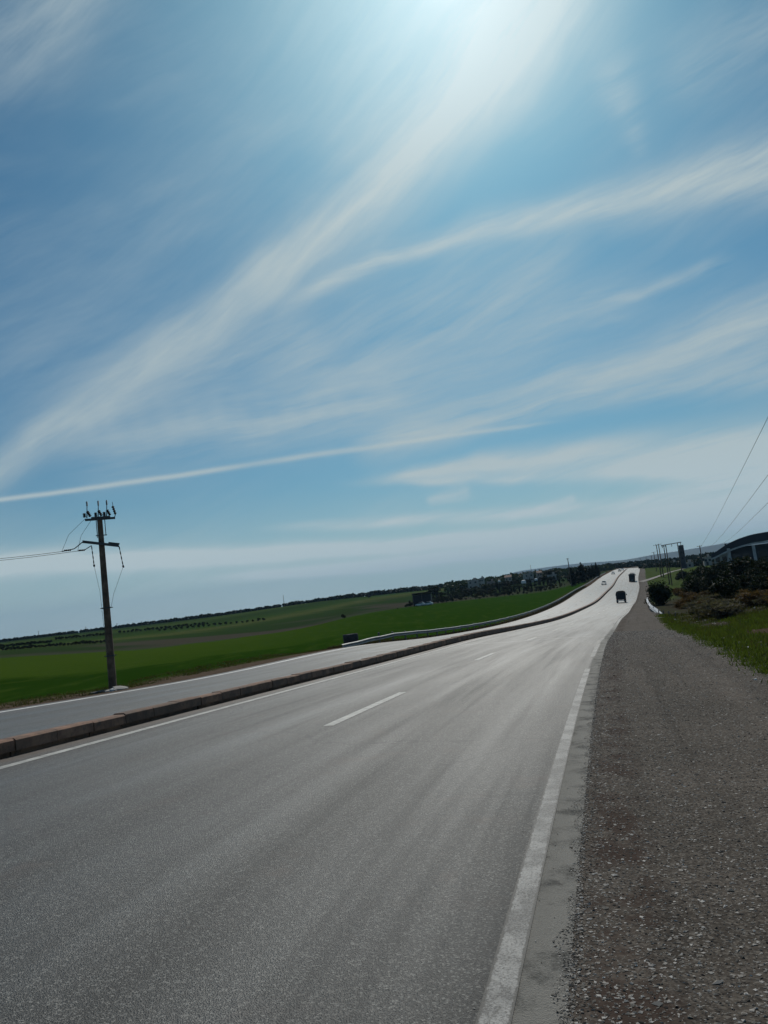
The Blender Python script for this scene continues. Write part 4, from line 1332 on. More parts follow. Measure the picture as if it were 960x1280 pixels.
for k, (x, yt, Y) in enumerate(((48, 789, 700), (107, 783.5, 700), (146, 779.5, 700), (166, 778, 720), (177, 776.5, 720), (219, 772, 720), (301, 761, 720), (354, 744.5, 700))):
    small_pole(x, yt, yt + 10, Y, 'tall mast standing alone on the middle of the left skyline' if k == 7 else 'thin far pole on the left skyline', 1 if k else 1, 0.20, None if k == 7 else 'poles on the left skyline', 1.6)

# frame pylon (two posts under one long beam)
Y = 250
a = at(832.0, 681, Y); b_ = at(846.5, 678.5, Y + 6)
fp = empty('frame_pylon', ((a[0] + b_[0]) / 2, (a[1] + b_[1]) / 2, surf_z((a[0] + b_[0]) / 2, (a[1] + b_[1]) / 2)))
tag(fp, 'wide portal frame pylon, two posts under a long crossbeam right of the road', 'pylon')
fl = Vector(fp.location)
for e in (a, b_):
    g = surf_z(e[0], e[1]) - 0.4
    q = MB(); q.tube([Vector((e[0], e[1], g)) - fl, Vector(e) - fl], [0.2, 0.13], 8); q.build('post', M['pole'], fp, True)
av = (Vector(b_) - Vector(a)); 
q = MB(); q.tube([Vector(a) - fl - av * 0.35, Vector(b_) - fl + av * 0.33], 0.13, 6); q.build('crossbeam', M['steel'], fp)
for t in (-0.3, 0.5, 1.28):
    q = MB(); insulator(q, Vector(a) - fl + av * t, 0.9, 0.12, Vector((0, 0, -1))); q.build('insulator', M['insul'], fp)
# three high wires that come down from overhead on the right
for k, (pa, ya, pb_, yb) in enumerate((((985, 455), 24, (873, 686), 280), ((985, 548), 30, (886, 684), 290), ((985, 593), 34, (900, 680), 300))):
    A_ = at(*pa, ya); B_ = at(*pb_, yb)
    dirb = Vector(A_) - Vector(B_)
    q = MB(); q.tube(sag(Vector(A_) + dirb * 0.12, B_, 0.8, 40), [0.008 + 0.014 * t for t in np.linspace(0, 1, 41)], 5)
    o = q.build('power_line', M['wire'])
    tag(o, ['highest of the three wires sweeping up to the right edge above the curved hall', 'middle one of the three wires sweeping up above the curved hall', 'lowest of the three wires sweeping up above the curved hall'][k], 'wire')

# ------------------------------------------------------------------ buildings
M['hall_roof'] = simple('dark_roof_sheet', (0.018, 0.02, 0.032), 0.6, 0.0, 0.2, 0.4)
M['hall_wall'] = simple('dark_hall_wall', (0.035, 0.036, 0.045), 0.8, 0, 0.3, 0.5)  # dark wall colour of its own, also used on the tower and shed
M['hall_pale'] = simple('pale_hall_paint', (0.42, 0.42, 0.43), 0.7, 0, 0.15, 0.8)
M['plaster'] = simple('plaster', (0.36, 0.33, 0.30), 0.85, 0, 0.2, 0.6)
M['plaster_pink'] = simple('pink_plaster', (0.32, 0.24, 0.21), 0.85, 0, 0.2, 0.6)
M['white_wall'] = simple('white_wall', (0.72, 0.72, 0.70), 0.8, 0, 0.1, 0.6)
M['glass'] = simple('dark_glass', (0.02, 0.025, 0.03), 0.12, 0, 0.2, 1.0)
M['tile'] = simple('roof_tile', (0.16, 0.09, 0.065), 0.85, 0, 0.3, 1.5)

# curved hall: arched roof slab over a pale curved fascia on pale columns
Y = 262
L0 = at(893, 703, Y); g = surf_z(L0[0], L0[1])
hall = empty('hall', (L0[0], L0[1], g)); tag(hall, 'long dark hall with arched roof and pale curved fascia above the olive grove', 'building')
azh = atan2(L0[0], L0[1]) + 0.05
hall.rotation_euler = (0, 0, -azh)
mp = Y / cos(azh) / F * 1.0                    # metres per pixel there
Wd = 34.0
def arch(x, top):
    t = x / Wd
    return top * (0.50 + 0.50 * (1 - (1 - min(1, t / 0.42)) ** 2)) + 1.4 * max(0, t - 0.3)
base_h = at(925, 681.5, Y)[2] - g              # fascia height at x=925
q = MB(); rings_o = []
xs_ = np.linspace(-0.6, Wd, 26)
for y0 in (-1.2, 18):
    pass
rings = []
for x in xs_:
    zt = arch(max(x, 0), base_h + 2.9); zb = arch(max(x, 0), base_h + 0.25)
    rings.append([(x, -1.2, zb), (x, 18, zb), (x, 18, zt), (x, -1.2, zt)])
q.loft(rings); q.build('roof', M['hall_roof'], hall)
q = MB(); rings = []
for x in xs_:
    t = x / Wd
    z = arch(max(x, 0), base_h) - 1.0 * max(0, (t - 0.35)) * 1.6
    rings.append([(x, -1.55, z - 0.32), (x, -1.22, z - 0.32), (x, -1.22, z + 0.22), (x, -1.55, z + 0.22)])
q.loft(rings); q.build('fascia', M['hall_pale'], hall)
for x, wdd in ((5.0, 0.95), (12.6, 0.95), (22.0, 0.9), (31.0, 0.9)):
    q = MB(); q.box((x, -1.0, (base_h - 0.6) / 2), (wdd, 0.5, base_h - 0.6)); q.build('column', M['hall_pale'], hall)
q = MB(); q.box((2.3, 0.4, base_h * 0.37), (4.6, 0.3, base_h * 0.74)); q.build('end_wall', M['hall_pale'], hall)
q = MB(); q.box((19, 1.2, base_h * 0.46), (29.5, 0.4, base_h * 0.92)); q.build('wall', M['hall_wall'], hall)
for x in (1.2, 3.3):
    q = MB(); q.box((x, 0.22, base_h * 0.42), (1.4, 0.1, 1.6)); q.build('window', M['glass'], hall)
for x in (7, 10, 15, 18, 25, 28):
    q = MB(); q.box((x, 0.97, base_h * 0.4), (2.2, 0.1, 2.4)); w_ = q.build('window', M['glass'], hall)
q = MB(); q.tube([(4.2, 3, arch(4.2, base_h + 1.9)), (4.2, 3, arch(4.2, base_h + 1.9) + 1.2)], 0.3, 8); q.tube([(4.2, 3, arch(4.2, base_h + 1.9) + 1.2), (4.2, 3, arch(4.2, base_h + 1.9) + 1.35)], 0.45, 8); q.build('roof_vent', M['steel'], hall)

# dark slim tower
T = at(851, 682, 400); g = surf_z(T[0], T[1]); h = T[2] - g
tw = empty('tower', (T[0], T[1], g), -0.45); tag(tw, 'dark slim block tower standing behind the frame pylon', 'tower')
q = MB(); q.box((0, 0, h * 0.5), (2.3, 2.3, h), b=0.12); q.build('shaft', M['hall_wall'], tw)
q = MB(); q.box((0, 0, h + 0.12), (2.55, 2.55, 0.22), b=0.05); q.build('cap', M['dark_conc'], tw)
for z in (0.45, 0.7, 0.9):
    q = MB(); q.box((0, -1.18, h * z), (0.8, 0.06, 0.9)); q.build('window', M['glass'], tw)

def house(px, yb, Y, wpx, hpx, label, mat='plaster', roof='flat', cat='house', group=None, dy=7.0, sink=0.0):
    B_ = at(px, yb, Y); wd = wpx * Y / F; hh = hpx * Y / F
    az = atan2(B_[0], B_[1])
    g = B_[2] - sink
    gg = surf_z(B_[0], B_[1])
    o = empty('house', (B_[0], B_[1], gg), -az + random.uniform(-0.25, 0.25)); tag(o, label, cat, group)
    top = (g + hh) - gg
    top = max(top, 2.6)
    q = MB(); q.box((0, 0, top / 2 - 0.3), (wd, dy, top + 0.6)); q.build('wall', M[mat], o)
    if roof == 'flat':
        q = MB(); q.box((0, 0, top + 0.12), (wd + 0.3, dy + 0.3, 0.22)); q.box((wd * 0.2, 0, top + 0.9), (wd * 0.25, 2.2, 1.4)); q.build('roof', M[mat], o)
    else:
        q = MB(); q.prism([(-dy / 2 - 0.4, top), (dy / 2 + 0.4, top), (0, top + dy * 0.22)], -wd / 2 - 0.3, wd / 2 + 0.3, 'x'); q.build('roof', M['tile'], o)
    n = max(2, int(wd / 3.2))
    for k in range(n):
        x = -wd / 2 + wd * (k + 0.5) / n
        for z in ([top - 1.5] if top < 5 else [top - 1.5, top - 4.4]):
            q = MB(); q.box((x, -dy / 2 - 0.02, z), (1.1, 0.08, 1.2)); q.build('window', M['glass'], o)
    q = MB(); q.box((-wd * 0.1, -dy / 2 - 0.03, 1.05), (1.0, 0.08, 2.1)); q.build('door', M['dark_conc'], o)
    return o
house(592, 733, 520, 13, 7.5, 'flat roofed pale block house above the trees near the middle of the belt')
house(614, 732, 500, 10, 5, 'pinkish low house between dark trees in the belt', 'plaster_pink')
house(603, 730, 560, 5, 7, 'narrow tall pale house beside the flat roofed block house', 'plaster')
house(661, 724, 540, 12, 7, 'flat roofed grey house on the village skyline', 'plaster')
house(636, 727, 560, 8, 5.5, 'small tiled house on the left of the village skyline', 'plaster', 'gable')
house(690, 722, 500, 11, 3.5, 'long low pale building under the domed tree', 'plaster')
house(674, 720, 580, 6, 4.0, 'small tiled house right of the grey flat roofed one', 'plaster_pink', 'gable')
house(860, 708, 420, 12, 4.0, 'long low grey building at the foot of the dark tower', 'plaster')
house(842, 707, 520, 8, 4.0, 'small pale building behind the posts of the frame pylon', 'plaster')
house(884, 700, 400, 9, 3.4, 'low pale building left of the hall, behind the transformer pole', 'plaster')
house(737, 712.5, 640, 8, 3, 'tiny pale house far off just right of the cypress row', 'plaster')
# dark shed with pale vehicles in front
D_ = at(529, 760, 306); g = surf_z(D_[0], D_[1])
shd = empty('shed', (D_[0], D_[1], g), -atan2(D_[0], D_[1]) - 0.05); tag(shd, 'dark open fronted shed at the left end of the tree belt beyond the field', 'shed')
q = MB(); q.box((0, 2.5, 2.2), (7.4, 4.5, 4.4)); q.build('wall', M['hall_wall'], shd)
q = MB(); q.prism([(-1.2, 4.9), (5.2, 4.42), (5.2, 4.6), (-1.2, 5.1)], -3.9, 3.9, 'x'); q.build('roof', M['hall_roof'], shd)
for x in (-3.5, 0, 3.5):
    q = MB(); q.box((x, -0.9, 2.4), (0.16, 0.16, 4.9)); q.build('post', M['post'], shd)
# small white sheds / tank catching the sun
for k, (x, y, Y, wm, lb) in enumerate(((654.5, 727.5, 420, 2.6, 'white domed tank catching the sun among the trees, left one'), (670, 724.5, 440, 1.8, 'smaller white domed tank catching the sun among the trees, right one'), (624, 726.5, 520, 1.8, 'tiny white domed tank high in the middle of the belt'))):
    P_ = at(x, y, Y); g = surf_z(P_[0], P_[1])
    o = empty('water_tank', (P_[0], P_[1], g)); tag(o, lb, 'tank')
    hh = max(P_[2] - g, 1.2)
    q = MB(); q.loft([[(wm / 2 * k_ * cos(a), wm / 2 * k_ * sin(a), hh + zz * wm) for a in np.linspace(0, 2 * pi, 16, endpoint=False)] for k_, zz in ((1, -0.3), (1, 0.1), (0.85, 0.28), (0.45, 0.38), (0.05, 0.4))]); q.build('tank', M['white_wall'], o, True)
    for ax in (-1, 1):
        for ay in (-1, 1):
            q = MB(); q.box((ax * wm * 0.3, ay * wm * 0.3, (hh - 0.3 * wm) / 2), (0.15, 0.15, hh - 0.3 * wm)); q.build('leg', M['post'], o)

# ------------------------------------------------------------------ vehicles
M['tyre'] = simple('tyre_rubber', (0.018, 0.018, 0.019), 0.9)
M['hub'] = simple('hub_metal', (0.35, 0.35, 0.36), 0.4, 0.6)
M['lorry_dark'] = simple('dark_lorry_paint', (0.030, 0.028, 0.034), 0.5, 0, 0.3, 1.0)
M['load'] = simple('brown_tarpaulin', (0.10, 0.068, 0.048), 0.9, 0, 0.35, 2.0, 0.5)
M['coach'] = simple('dark_coach_paint', (0.016, 0.018, 0.026), 0.4, 0, 0.2, 1.0)
M['silver'] = simple('silver_car_paint', (0.42, 0.43, 0.44), 0.28, 0.3, 0.05, 1.0, 0, 0.6)
M['white_car'] = simple('white_car_paint', (0.75, 0.75, 0.74), 0.25, 0, 0.05, 1.0, 0, 0.6)
M['dark_car'] = simple('dark_car_paint', (0.03, 0.035, 0.045), 0.25, 0, 0.05, 1.0, 0, 0.6)
M['red_lamp'] = simple('red_lamp', (0.25, 0.015, 0.01), 0.3)
M['clear_lamp'] = simple('clear_lamp', (0.75, 0.75, 0.72), 0.15, 0, 0.05, 1, 0, 0.8)
M['bumper'] = simple('pale_bumper', (0.45, 0.45, 0.44), 0.5, 0.2)

def wheel(parent, x, y, r, wd=0.24):
    sgn = 1 if x > 0 else -1
    q = MB(); q.loft([[(x + ox, y + rr * cos(a), r + rr * sin(a)) for a in np.linspace(0, 2 * pi, 20, endpoint=False)] for ox, rr in ((-wd / 2, r * 0.9), (-wd / 2 + 0.04, r), (wd / 2 - 0.04, r), (wd / 2, r * 0.9))])
    o = q.build('wheel', M['tyre'], parent, True)
    q = MB(); q.loft([[(x + sgn * (wd / 2 + ox), y + rr * cos(a), r + rr * sin(a)) for a in np.linspace(0, 2 * pi, 14, endpoint=False)] for ox, rr in ((-0.03, r * 0.6), (0.012, r * 0.58), (0.02, r * 0.2))])
    q.build('hub', M['hub'], o, True)

def place(o, s, d, face=1):
    p = road(s, d); t = float(np.interp(s, S, _th))
    o.location = [float(v) for v in p]
    p2 = road(s + 3, d); sl = math.atan2(p2[2] - p[2], 3)
    cs = float(np.interp(s, S, _cs))
    f = Vector((sin(t) * cos(sl), cos(t) * cos(sl), sin(sl))) * face
    lft = Vector((-cos(t), sin(t), cs)).normalized() * face
    upv = f.cross(-lft).normalized() * -1
    upv = (-lft).cross(f).normalized()
    R = Matrix((-lft, f, upv)).transposed()
    o.rotation_euler = R.to_euler()

# lorry seen from behind (local +y is forward)
lo = empty('lorry', (0, 0, 0)); tag(lo, 'small dark lorry with a brown covered load driving away, nearest vehicle on the road', 'lorry')
q = MB(); q.box((0, 0.2, 0.85), (0.9, 6.0, 0.22)); q.build('chassis', M['steel'], lo)
q = MB(); q.box((0, -0.75, 1.75), (2.3, 4.0, 1.6), b=0.05); bd = q.build('cargo_body', M['lorry_dark'], lo)
for z in (1.25, 1.75, 2.25):
    q = MB(); q.box((0, -2.78, z), (2.2, 0.05, 0.08)); q.build('slat', M['load'], bd)
for x in (-0.75, 0.75):
    q = MB(); q.box((x, -2.79, 1.75), (0.08, 0.06, 1.5)); q.build('slat', M['steel'], bd)
q = MB(); q.loft([[(x * k_, y, z) for x, z in ((-1.12, 2.54), (-1.0, 2.85), (-0.5, 3.0), (0.5, 3.02), (1.0, 2.86), (1.12, 2.54))] for k_, y in ((0.97, -2.7), (1.0, -2.0), (1.0, 0.5), (0.97, 1.2))]); q.build('load', M['load'], lo)
q = MB(); q.loft([[(x, y, z) for y, z in ((1.4, 0.7), (3.1, 0.7), (3.15, 1.5), (2.9, 2.35), (2.6, 2.45), (1.45, 2.45))] for x in (-1.0, -0.95, 0.95, 1.0)]); cb = q.build('cab', M['lorry_dark'], lo)
q = MB(); q.box((0, 3.07, 1.9), (1.7, 0.06, 0.7), Matrix.Rotation(radians(18), 3, 'X')); q.build('windscreen', M['glass'], cb)
for x in (-1, 1):
    q = MB(); q.tube([(x * 0.95, 2.8, 2.0), (x * 1.3, 2.75, 2.05)], 0.025, 6); q.box((x * 1.32, 2.72, 1.95), (0.2, 0.08, 0.42), b=0.02); q.build('mirror', M['lorry_dark'], cb)
    q = MB(); q.box((x * 0.92, -2.86, 0.86), (0.32, 0.06, 0.16), b=0.015); q.build('tail_lamp', M['red_lamp'], lo)
    for y in (-1.7, 2.3): wheel(lo, x * 0.98, y, 0.45, 0.28)
    q = MB(); q.box((x * 0.9, -2.35, 0.55), (0.5, 0.03, 0.5)); q.build('mudflap', M['tyre'], lo)
q = MB(); q.box((0, -2.85, 0.58), (2.1, 0.12, 0.16), b=0.02); q.build('bumper', M['bumper'], lo)
q = MB(); q.box((0, -2.93, 0.58), (0.5, 0.02, 0.13)); q.build('number_plate', M['white_wall'], lo)
place(lo, 189, 2.75, 1)
lo.scale = (0.92, 0.92, 0.92)

# coach from behind
co = empty('coach', (0, 0, 0)); tag(co, 'tall dark coach driving away near the road crest', 'coach')
q = MB()
prof = [(-1.22, 0.35), (-1.26, 0.7), (-1.26, 2.9), (-1.12, 3.35), (-0.8, 3.5), (0.8, 3.5), (1.12, 3.35), (1.26, 2.9), (1.26, 0.7), (1.22, 0.35)]
q.loft([[(x * k_, y, 0.35 + (z - 0.35) * k2) for x, z in prof] for k_, k2, y in ((0.95, 0.97, -5.6), (1, 1, -5.45), (1, 1, 5.2), (0.96, 0.97, 5.55))]); bd = q.build('body', M['coach'], co)
q = MB(); q.box((0, -5.62, 2.45), (2.0, 0.05, 1.0), b=0.02); q.build('rear_window', M['glass'], bd)
for x in (-1, 1):
    for k in range(6):
        q = MB(); q.box((x * 1.265, -4.4 + k * 1.65, 2.35), (0.03, 1.45, 0.95)); q.build('side_window', M['glass'], bd)
    q = MB(); q.box((x * 1.0, -5.64, 1.1), (0.2, 0.06, 0.6), b=0.015); q.build('tail_lamp', M['red_lamp'], co)
    q = MB(); q.tube([(x * 1.15, 5.4, 2.9), (x * 1.5, 5.7, 2.8)], 0.03, 6); q.box((x * 1.55, 5.72, 2.5), (0.22, 0.1, 0.5), b=0.02); q.build('mirror', M['coach'], co)
    for y in (-3.3, 3.4): wheel(co, x * 1.08, y, 0.5, 0.3)
q = MB(); q.box((0, -5.66, 0.5), (2.4, 0.14, 0.22), b=0.03); q.build('bumper', M['steel'], co)
q = MB(); q.box((0, -5.75, 0.75), (0.5, 0.02, 0.13)); q.build('number_plate', M['white_wall'], co)
q = MB(); q.box((0, -1.0, 3.6), (1.5, 2.2, 0.22), b=0.08); q.build('roof_unit', M['steel'], co)
place(co, 352, 2.3, 1)

def car(label, mat, s, d, face, group=None):
    o = empty('car', (0, 0, 0)); tag(o, label, 'car', group)
    q = MB()
    # body sections along y (forward +): half width, z low, z belt
    secs = [(-2.05, 0.70, 0.35, 0.78), (-1.95, 0.80, 0.24, 0.92), (-1.2, 0.86, 0.2, 0.96), (0.0, 0.87, 0.2, 0.93), (0.9, 0.86, 0.2, 0.88), (1.7, 0.80, 0.22, 0.74), (2.0, 0.70, 0.3, 0.6)]
    q.loft([[(-w_ * 0.92, y, a), (-w_, y, a + 0.2), (-w_, y, (a + b_) / 2 + 0.08), (-w_ * 0.92, y, b_), (w_ * 0.92, y, b_), (w_, y, (a + b_) / 2 + 0.08), (w_, y, a + 0.2), (w_ * 0.92, y, a)] for y, w_, a, b_ in secs])
    bd = q.build('body', M[mat], o, True)
    q = MB(); q.loft([[(-w_, y, 0.88), (-w_ * 0.8, y + o2, z), (w_ * 0.8, y + o2, z), (w_, y, 0.88)] for y, o2, w_, z in ((-1.75, 0.15, 0.72, 0.95), (-1.35, 0.2, 0.76, 1.36), (-0.3, 0, 0.78, 1.46), (0.35, -0.1, 0.77, 1.40), (1.05, -0.1, 0.74, 0.93))])
    q.build('cabin', M['glass'], bd, True)
    q = MB(); q.box((0, -0.45, 1.45), (1.16, 1.35, 0.05), b=0.02); q.build('roof', M[mat], bd)
    for x in (-1, 1):
        for y in (-1.25, 1.3): wheel(o, x * 0.78, y, 0.31, 0.2)
        q = MB(); q.box((x * 0.6, 1.93, 0.62), (0.3, 0.12, 0.14), b=0.03); q.build('headlight', M['clear_lamp'], o)
        q = MB(); q.box((x * 0.64, -2.02, 0.78), (0.24, 0.1, 0.14), b=0.03); q.build('tail_lamp', M['red_lamp'], o)
        q = MB(); q.box((x * 0.98, 0.72, 0.98), (0.18, 0.1, 0.12), b=0.03); q.build('mirror', M[mat], o)
    q = MB(); q.box((0, 2.02, 0.42), (1.3, 0.06, 0.16), b=0.02); q.build('grille', M['steel'], o)
    q = MB(); q.box((0, 2.06, 0.35), (0.5, 0.02, 0.11)); q.build('number_plate', M['white_wall'], o)
    if s is not None:
        place(o, s, d, face)
    return o
for k, (x, y, Y, rz, lb) in enumerate(((525.5, 756, 297, 0.9, 'pale parked car in front of the dark shed, left one of the two'), (534.5, 754.5, 297, 1.2, 'pale parked car in front of the dark shed, right one of the two'))):
    p = at(x, y, Y)
    o = car(lb, 'white_car', None, 0, 1)
    o.location = (p[0], p[1], surf_z(p[0], p[1])); o.rotation_euler = (0, 0, rz)
car('silver hatchback coming towards the camera on the opposite road', 'silver', 318, 12.8, -1)
car('white car catching the sun, behind the silver hatchback on the opposite road', 'white_car', 455, 13.6, -1)
car('dark car far ahead on the opposite road near the crest', 'dark_car', 520, 12.0, -1)
car('distant white car beside the median just below the crest', 'white_car', 560, 11.0, -1)

# ------------------------------------------------------------------ side track and small things on the right
ms = MB()
pa = [at(800, 723, 330), at(812, 720, 345), at(824, 717.5, 360), at(840, 714, 380), at(858, 711, 400)]
V = []
for i, p in enumerate(pa):
    for dd in (-1.6, 1.6):
        x, y = p[0], p[1] + dd * 2.2
        V.append((x, y, surf_z(x, y) + 0.12))
Fs = [(2 * i, 2 * i + 1, 2 * i + 3, 2 * i + 2) for i in range(len(pa) - 1)]
ms.add(V, Fs)
kind(ms.build('side_track', simple('pale_gravel_track', (0.22, 0.2, 0.18), 0.9, 0, 0.2, 0.3)), 'structure')

scr = [(822.5, 750.5, 100, .35), (829, 765, 80, .22), (844, 778, 58, .32), (848, 781, 54, .18), (869, 785, 43, .2), (879, 786, 42, .2), (893, 797, 31, .14), (905, 803, 27, .2), (917, 803, 27, .22), (925, 809, 24.5, .16), (898, 807, 26, .12), (881, 771, 50, .18), (901, 757.5, 62, .3), (942, 752, 58, .26), (922, 776, 42, .2), (871, 776, 50, .2), (945, 854, 15.3, .10), (937, 818, 22.5, .14), (923, 784, 36, .18), (862, 771, 56, .2)]
for k, (x, y, Y, sz) in enumerate(scr):
    p = at(x, y, Y); g = surf_z(p[0], p[1])
    chunk('plastic_scrap' if k % 3 else 'stone', (p[0], p[1], g - 0.01), (sz * 0.8, sz * 0.55, sz * 0.35), (0.1, 0.1, k), M['white_scrap'] if k % 3 else M['conc'],
          'small white scrap of plastic litter in the roadside grass' if k % 3 else 'small pale stone lying in the roadside grass', 'litter' if k % 3 else 'stone',
          'white scraps in the grass' if k % 3 else 'pale stones in the grass', k + 3)

# loose gravel: stones too many to count
def stones(name, pts, sizes, mat, seed):
    r = np.random.default_rng(seed)
    base = np.array([(1, 0, 0), (-0.5, 0.87, 0), (-0.5, -0.87, 0), (0.2, 0.1, 0.8), (0.5, 0.5, 0.45), (-0.4, -0.1, 0.6)])
    o = np.array([(1, 0, 0), (0, 1, 0), (-1, 0, 0), (0, -1, 0), (0.15, 0.1, 0.75), (0, 0, -0.5)])
    tri = np.array([(0, 1, 4), (1, 2, 4), (2, 3, 4), (3, 0, 4), (1, 0, 5), (2, 1, 5), (3, 2, 5), (0, 3, 5)])
    n = len(pts)
    V = o[None] * (1 + 0.35 * r.normal(size=(n, 6, 3)))
    a = r.uniform(0, 2 * pi, n); ca, sa = np.cos(a), np.sin(a)
    st = np.stack([r.uniform(0.8, 1.5, n), r.uniform(0.7, 1.1, n), r.uniform(0.22, 0.55, n)], 1)
    V = V * st[:, None, :]
    X = V[..., 0] * ca[:, None] - V[..., 1] * sa[:, None]; Yq = V[..., 0] * sa[:, None] + V[..., 1] * ca[:, None]
    V = np.stack([X, Yq, V[..., 2]], -1) * sizes[:, None, None] + pts[:, None, :]
    Fc = (tri[None] + 6 * np.arange(n)[:, None, None]).reshape(-1, 3)
    return kind(link_obj(name, np_mesh(name, V.reshape(-1, 3), Fc), mat), 'stuff')
def mat_stones():
    m, b, bs = new_mat('gravel_stones')
    g = b.n.new('ShaderNodeNewGeometry').outputs['Random Per Island']
    rp = b.n.new('ShaderNodeValToRGB'); e = rp.color_ramp
    for p_, c_ in ((0.25, (0.11, 0.098, 0.083, 1)), (0.6, (0.22, 0.20, 0.172, 1)), (0.85, (0.38, 0.35, 0.31, 1))):
        x = e.elements.new(p_); x.color = c_
    e.elements[0].color = (0.02, 0.018, 0.017, 1); e.elements[-1].color = (0.55, 0.52, 0.47, 1)
    b.put(rp.inputs[0], g)
    b.put(bs.inputs['Base Color'], rp.outputs[0]); bs.inputs['Roughness'].default_value = 0.8
    bs.inputs['Specular IOR Level'].default_value = 0.1
    return m
n = 150000
ss_ = 2.0 + 46 * rng.random(n) ** 3.2
dd_ = -0.30 - 4.0 * rng.random(n) ** 1.35
sz = (0.0030 + 0.0075 * rng.random(n) ** 2.5) * (1 + ss_ / 30)
big = rng.random(n) < 0.003
sz[big] = 0.012 + 0.014 * rng.random(big.sum())
X, Yg, Z = ground_sd(ss_, np.minimum(dd_, -0.31))
Xr, Yr, Zr = ground_sd(ss_, dd_)
P_ = np.stack([Xr, Yr, np.where(dd_ > -0.35, road(ss_, dd_)[:, 2], Z) + sz * 0.2], 1)
stones('gravel_stones', P_, sz, mat_stones(), 5)
# stones and crumbs swept on to the paved edge, which they make ragged
n = 11000
ss_ = 2.0 + 20 * rng.random(n) ** 1.4
edge_w = 0.05 + 0.07 * (0.5 + 0.5 * np.sin(ss_ * 3.1) * np.sin(ss_ * 1.3 + 1)) + 0.03 * np.sin(ss_ * 11)
dd_ = -0.33 + np.abs(edge_w) * rng.random(n) ** 1.2
lo_ = rng.random(n) < 0.06
dd_[lo_] = -0.32 + 0.5 * rng.random(lo_.sum()) ** 2
P_ = road(ss_, dd_) + np.array([0, 0, 0.003])
stones('gravel_crumbs', P_, 0.0022 + 0.0055 * rng.random(n) ** 2.2, bpy.data.materials['gravel_stones'], 6)

n = 2600
ss_ = rng.uniform(14, 52, n); dd_ = rng.uniform(-10.5, -4.1, n)
kp = rng.random(n) < bare_mask(ss_, dd_) + 0.03
ss_, dd_ = ss_[kp], dd_[kp]
X, Yg, Z = ground_sd(ss_, dd_)
of = sstep(-dd_, 4.2, 8) * (1 - sstep(np.hypot(X, Yg), 100, 400))
Z = Z + of * (0.16 * wave(X, Yg, 0.9, 3) + 0.22 * wave(X, Yg, 0.25, 4)) + 0.25 * sstep(-dd_, 5.5, 9) * (1 - sstep(ss_, 45, 60)) * sstep(ss_, 12, 20)
stones('bank_stones', np.stack([X, Yg, Z], 1), 0.02 + 0.06 * rng.random(len(X)) ** 2, bpy.data.materials['gravel_stones'], 9)

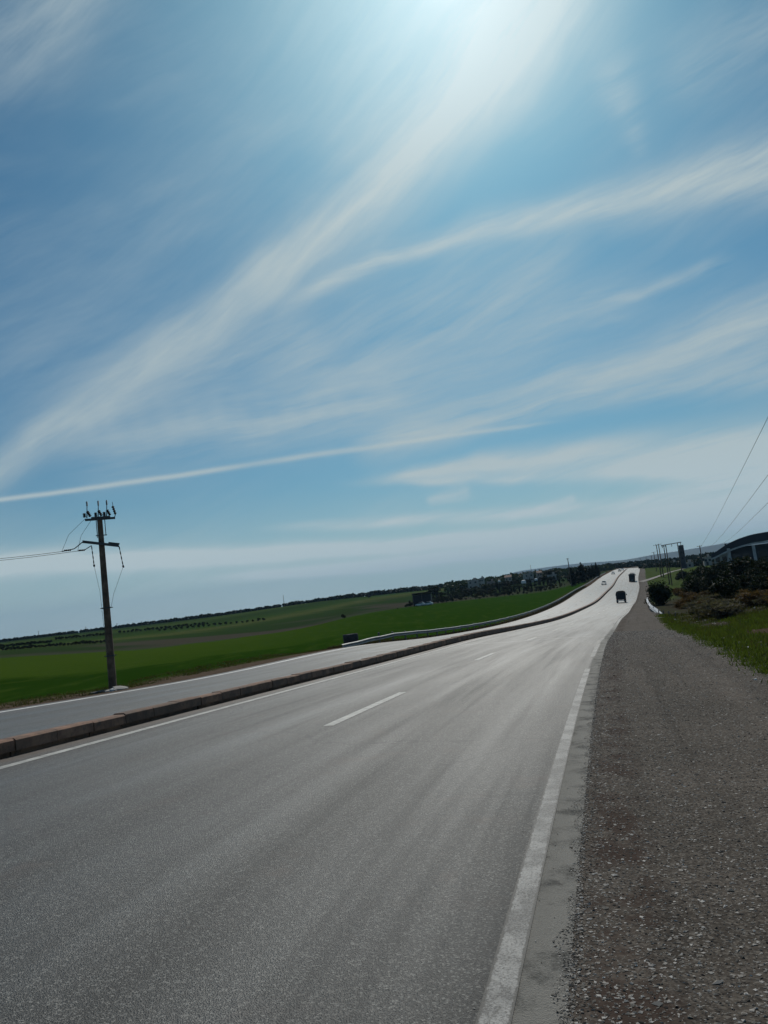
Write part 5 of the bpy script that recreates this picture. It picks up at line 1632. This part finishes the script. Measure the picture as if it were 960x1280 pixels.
# grass on the right bank and along the far verge
def blades(name, n, sfun, hlo, hhi, mat, seed, width=0.012):
    r = np.random.default_rng(seed)
    s, d = sfun(r, n)
    kp = r.random(n) > bare_mask(s, d) * 1.6
    s, d = s[kp], d[kp]; n = len(s)
    x, y, z = ground_sd(s, d)
    o = np.maximum(sstep(-d, 4.2, 8), sstep(d, 20, 26)) * (1 - sstep(np.hypot(x, y), 100, 400))
    z = z + o * (0.16 * wave(x, y, 0.9, 3) + 0.22 * wave(x, y, 0.25, 4)) + 0.25 * sstep(-d, 5.5, 9) * (1 - sstep(s, 45, 60)) * sstep(s, 12, 20)
    a = r.uniform(0, 2 * pi, n); h = r.uniform(hlo, hhi, n); w_ = width * (0.6 + r.random(n)) * (1 + s / 40)
    l = r.normal(size=(n, 2)) * 0.35 * h[:, None]
    B0 = np.stack([x - np.cos(a) * w_, y - np.sin(a) * w_, z - 0.01], 1)
    B1 = np.stack([x + np.cos(a) * w_, y + np.sin(a) * w_, z - 0.01], 1)
    Tt = np.stack([x + l[:, 0], y + l[:, 1], z + h], 1)
    V = np.stack([B0, B1, Tt], 1).reshape(-1, 3)
    return kind(link_obj(name, np_mesh(name, V, np.arange(3 * n).reshape(n, 3)), M[mat]), 'stuff')
def clumpy(s0, s1, d0, d1, sp=0.5, cl=14, pw=1.0):
    def f(r, n):
        k = n // cl
        cs_ = s0 + (s1 - s0) * r.random(k) ** pw; cd = d0 + (d1 - d0) * r.random(k)
        i = r.integers(0, k, n)
        return cs_[i] + r.normal(size=n) * sp * 0.35, np.minimum(cd[i] + r.normal(size=n) * sp * 0.35, max(d0, d1) + 0.3) if d0 < 0 else cd[i] + r.normal(size=n) * sp * 0.35
    return f
blades('bank_grass', 42000, clumpy(13, 50, -4.0, -12.0, 0.7, 12, 1.3), 0.05, 0.20, 'grass', 21)
blades('edge_grass', 9000, clumpy(12, 80, -3.55, -4.6, 0.5, 16, 1.3), 0.03, 0.12, 'grass', 22)
blades('bank_weeds', 8000, clumpy(14, 75, -4.0, -14.0, 0.5, 10, 1.2), 0.08, 0.3, 'weed', 23)
blades('verge_grass', 14000, clumpy(14, 90, 21.5, 25.0, 0.6, 14, 1.2), 0.03, 0.12, 'weed', 24)
blades('embankment_weeds', 16000, clumpy(52, 300, 18.2, 19.6, 0.5, 14, 1.2), 0.08, 0.28, 'dead', 25, 0.016)

# ------------------------------------------------------------------ haze
HAZE = 0.00006
q = MB()
q.box((0, 5400, 120), (17600, 14600, 760))
hz = q.mesh('haze')
zmin = float(gz.min()) - 1
for v in hz.vertices:
    v.co.z = min(zmin, -150) if v.co.z < 0 else 420
hm = bpy.data.materials.new('haze'); hm.use_nodes = True
hb = NB(hm.node_tree); hm.node_tree.nodes.remove(hm.node_tree.nodes['Principled BSDF'])
vol = hm.node_tree.nodes.new('ShaderNodeVolumePrincipled')
vol.inputs['Color'].default_value = (0.36, 0.62, 0.90, 1)
vol.inputs['Density'].default_value = HAZE
vol.inputs['Anisotropy'].default_value = 0.2
hm.node_tree.links.new(vol.outputs[0], hm.node_tree.nodes['Material Output'].inputs['Volume'])
ho = link_obj('haze', hz, hm); kind(ho, 'stuff')
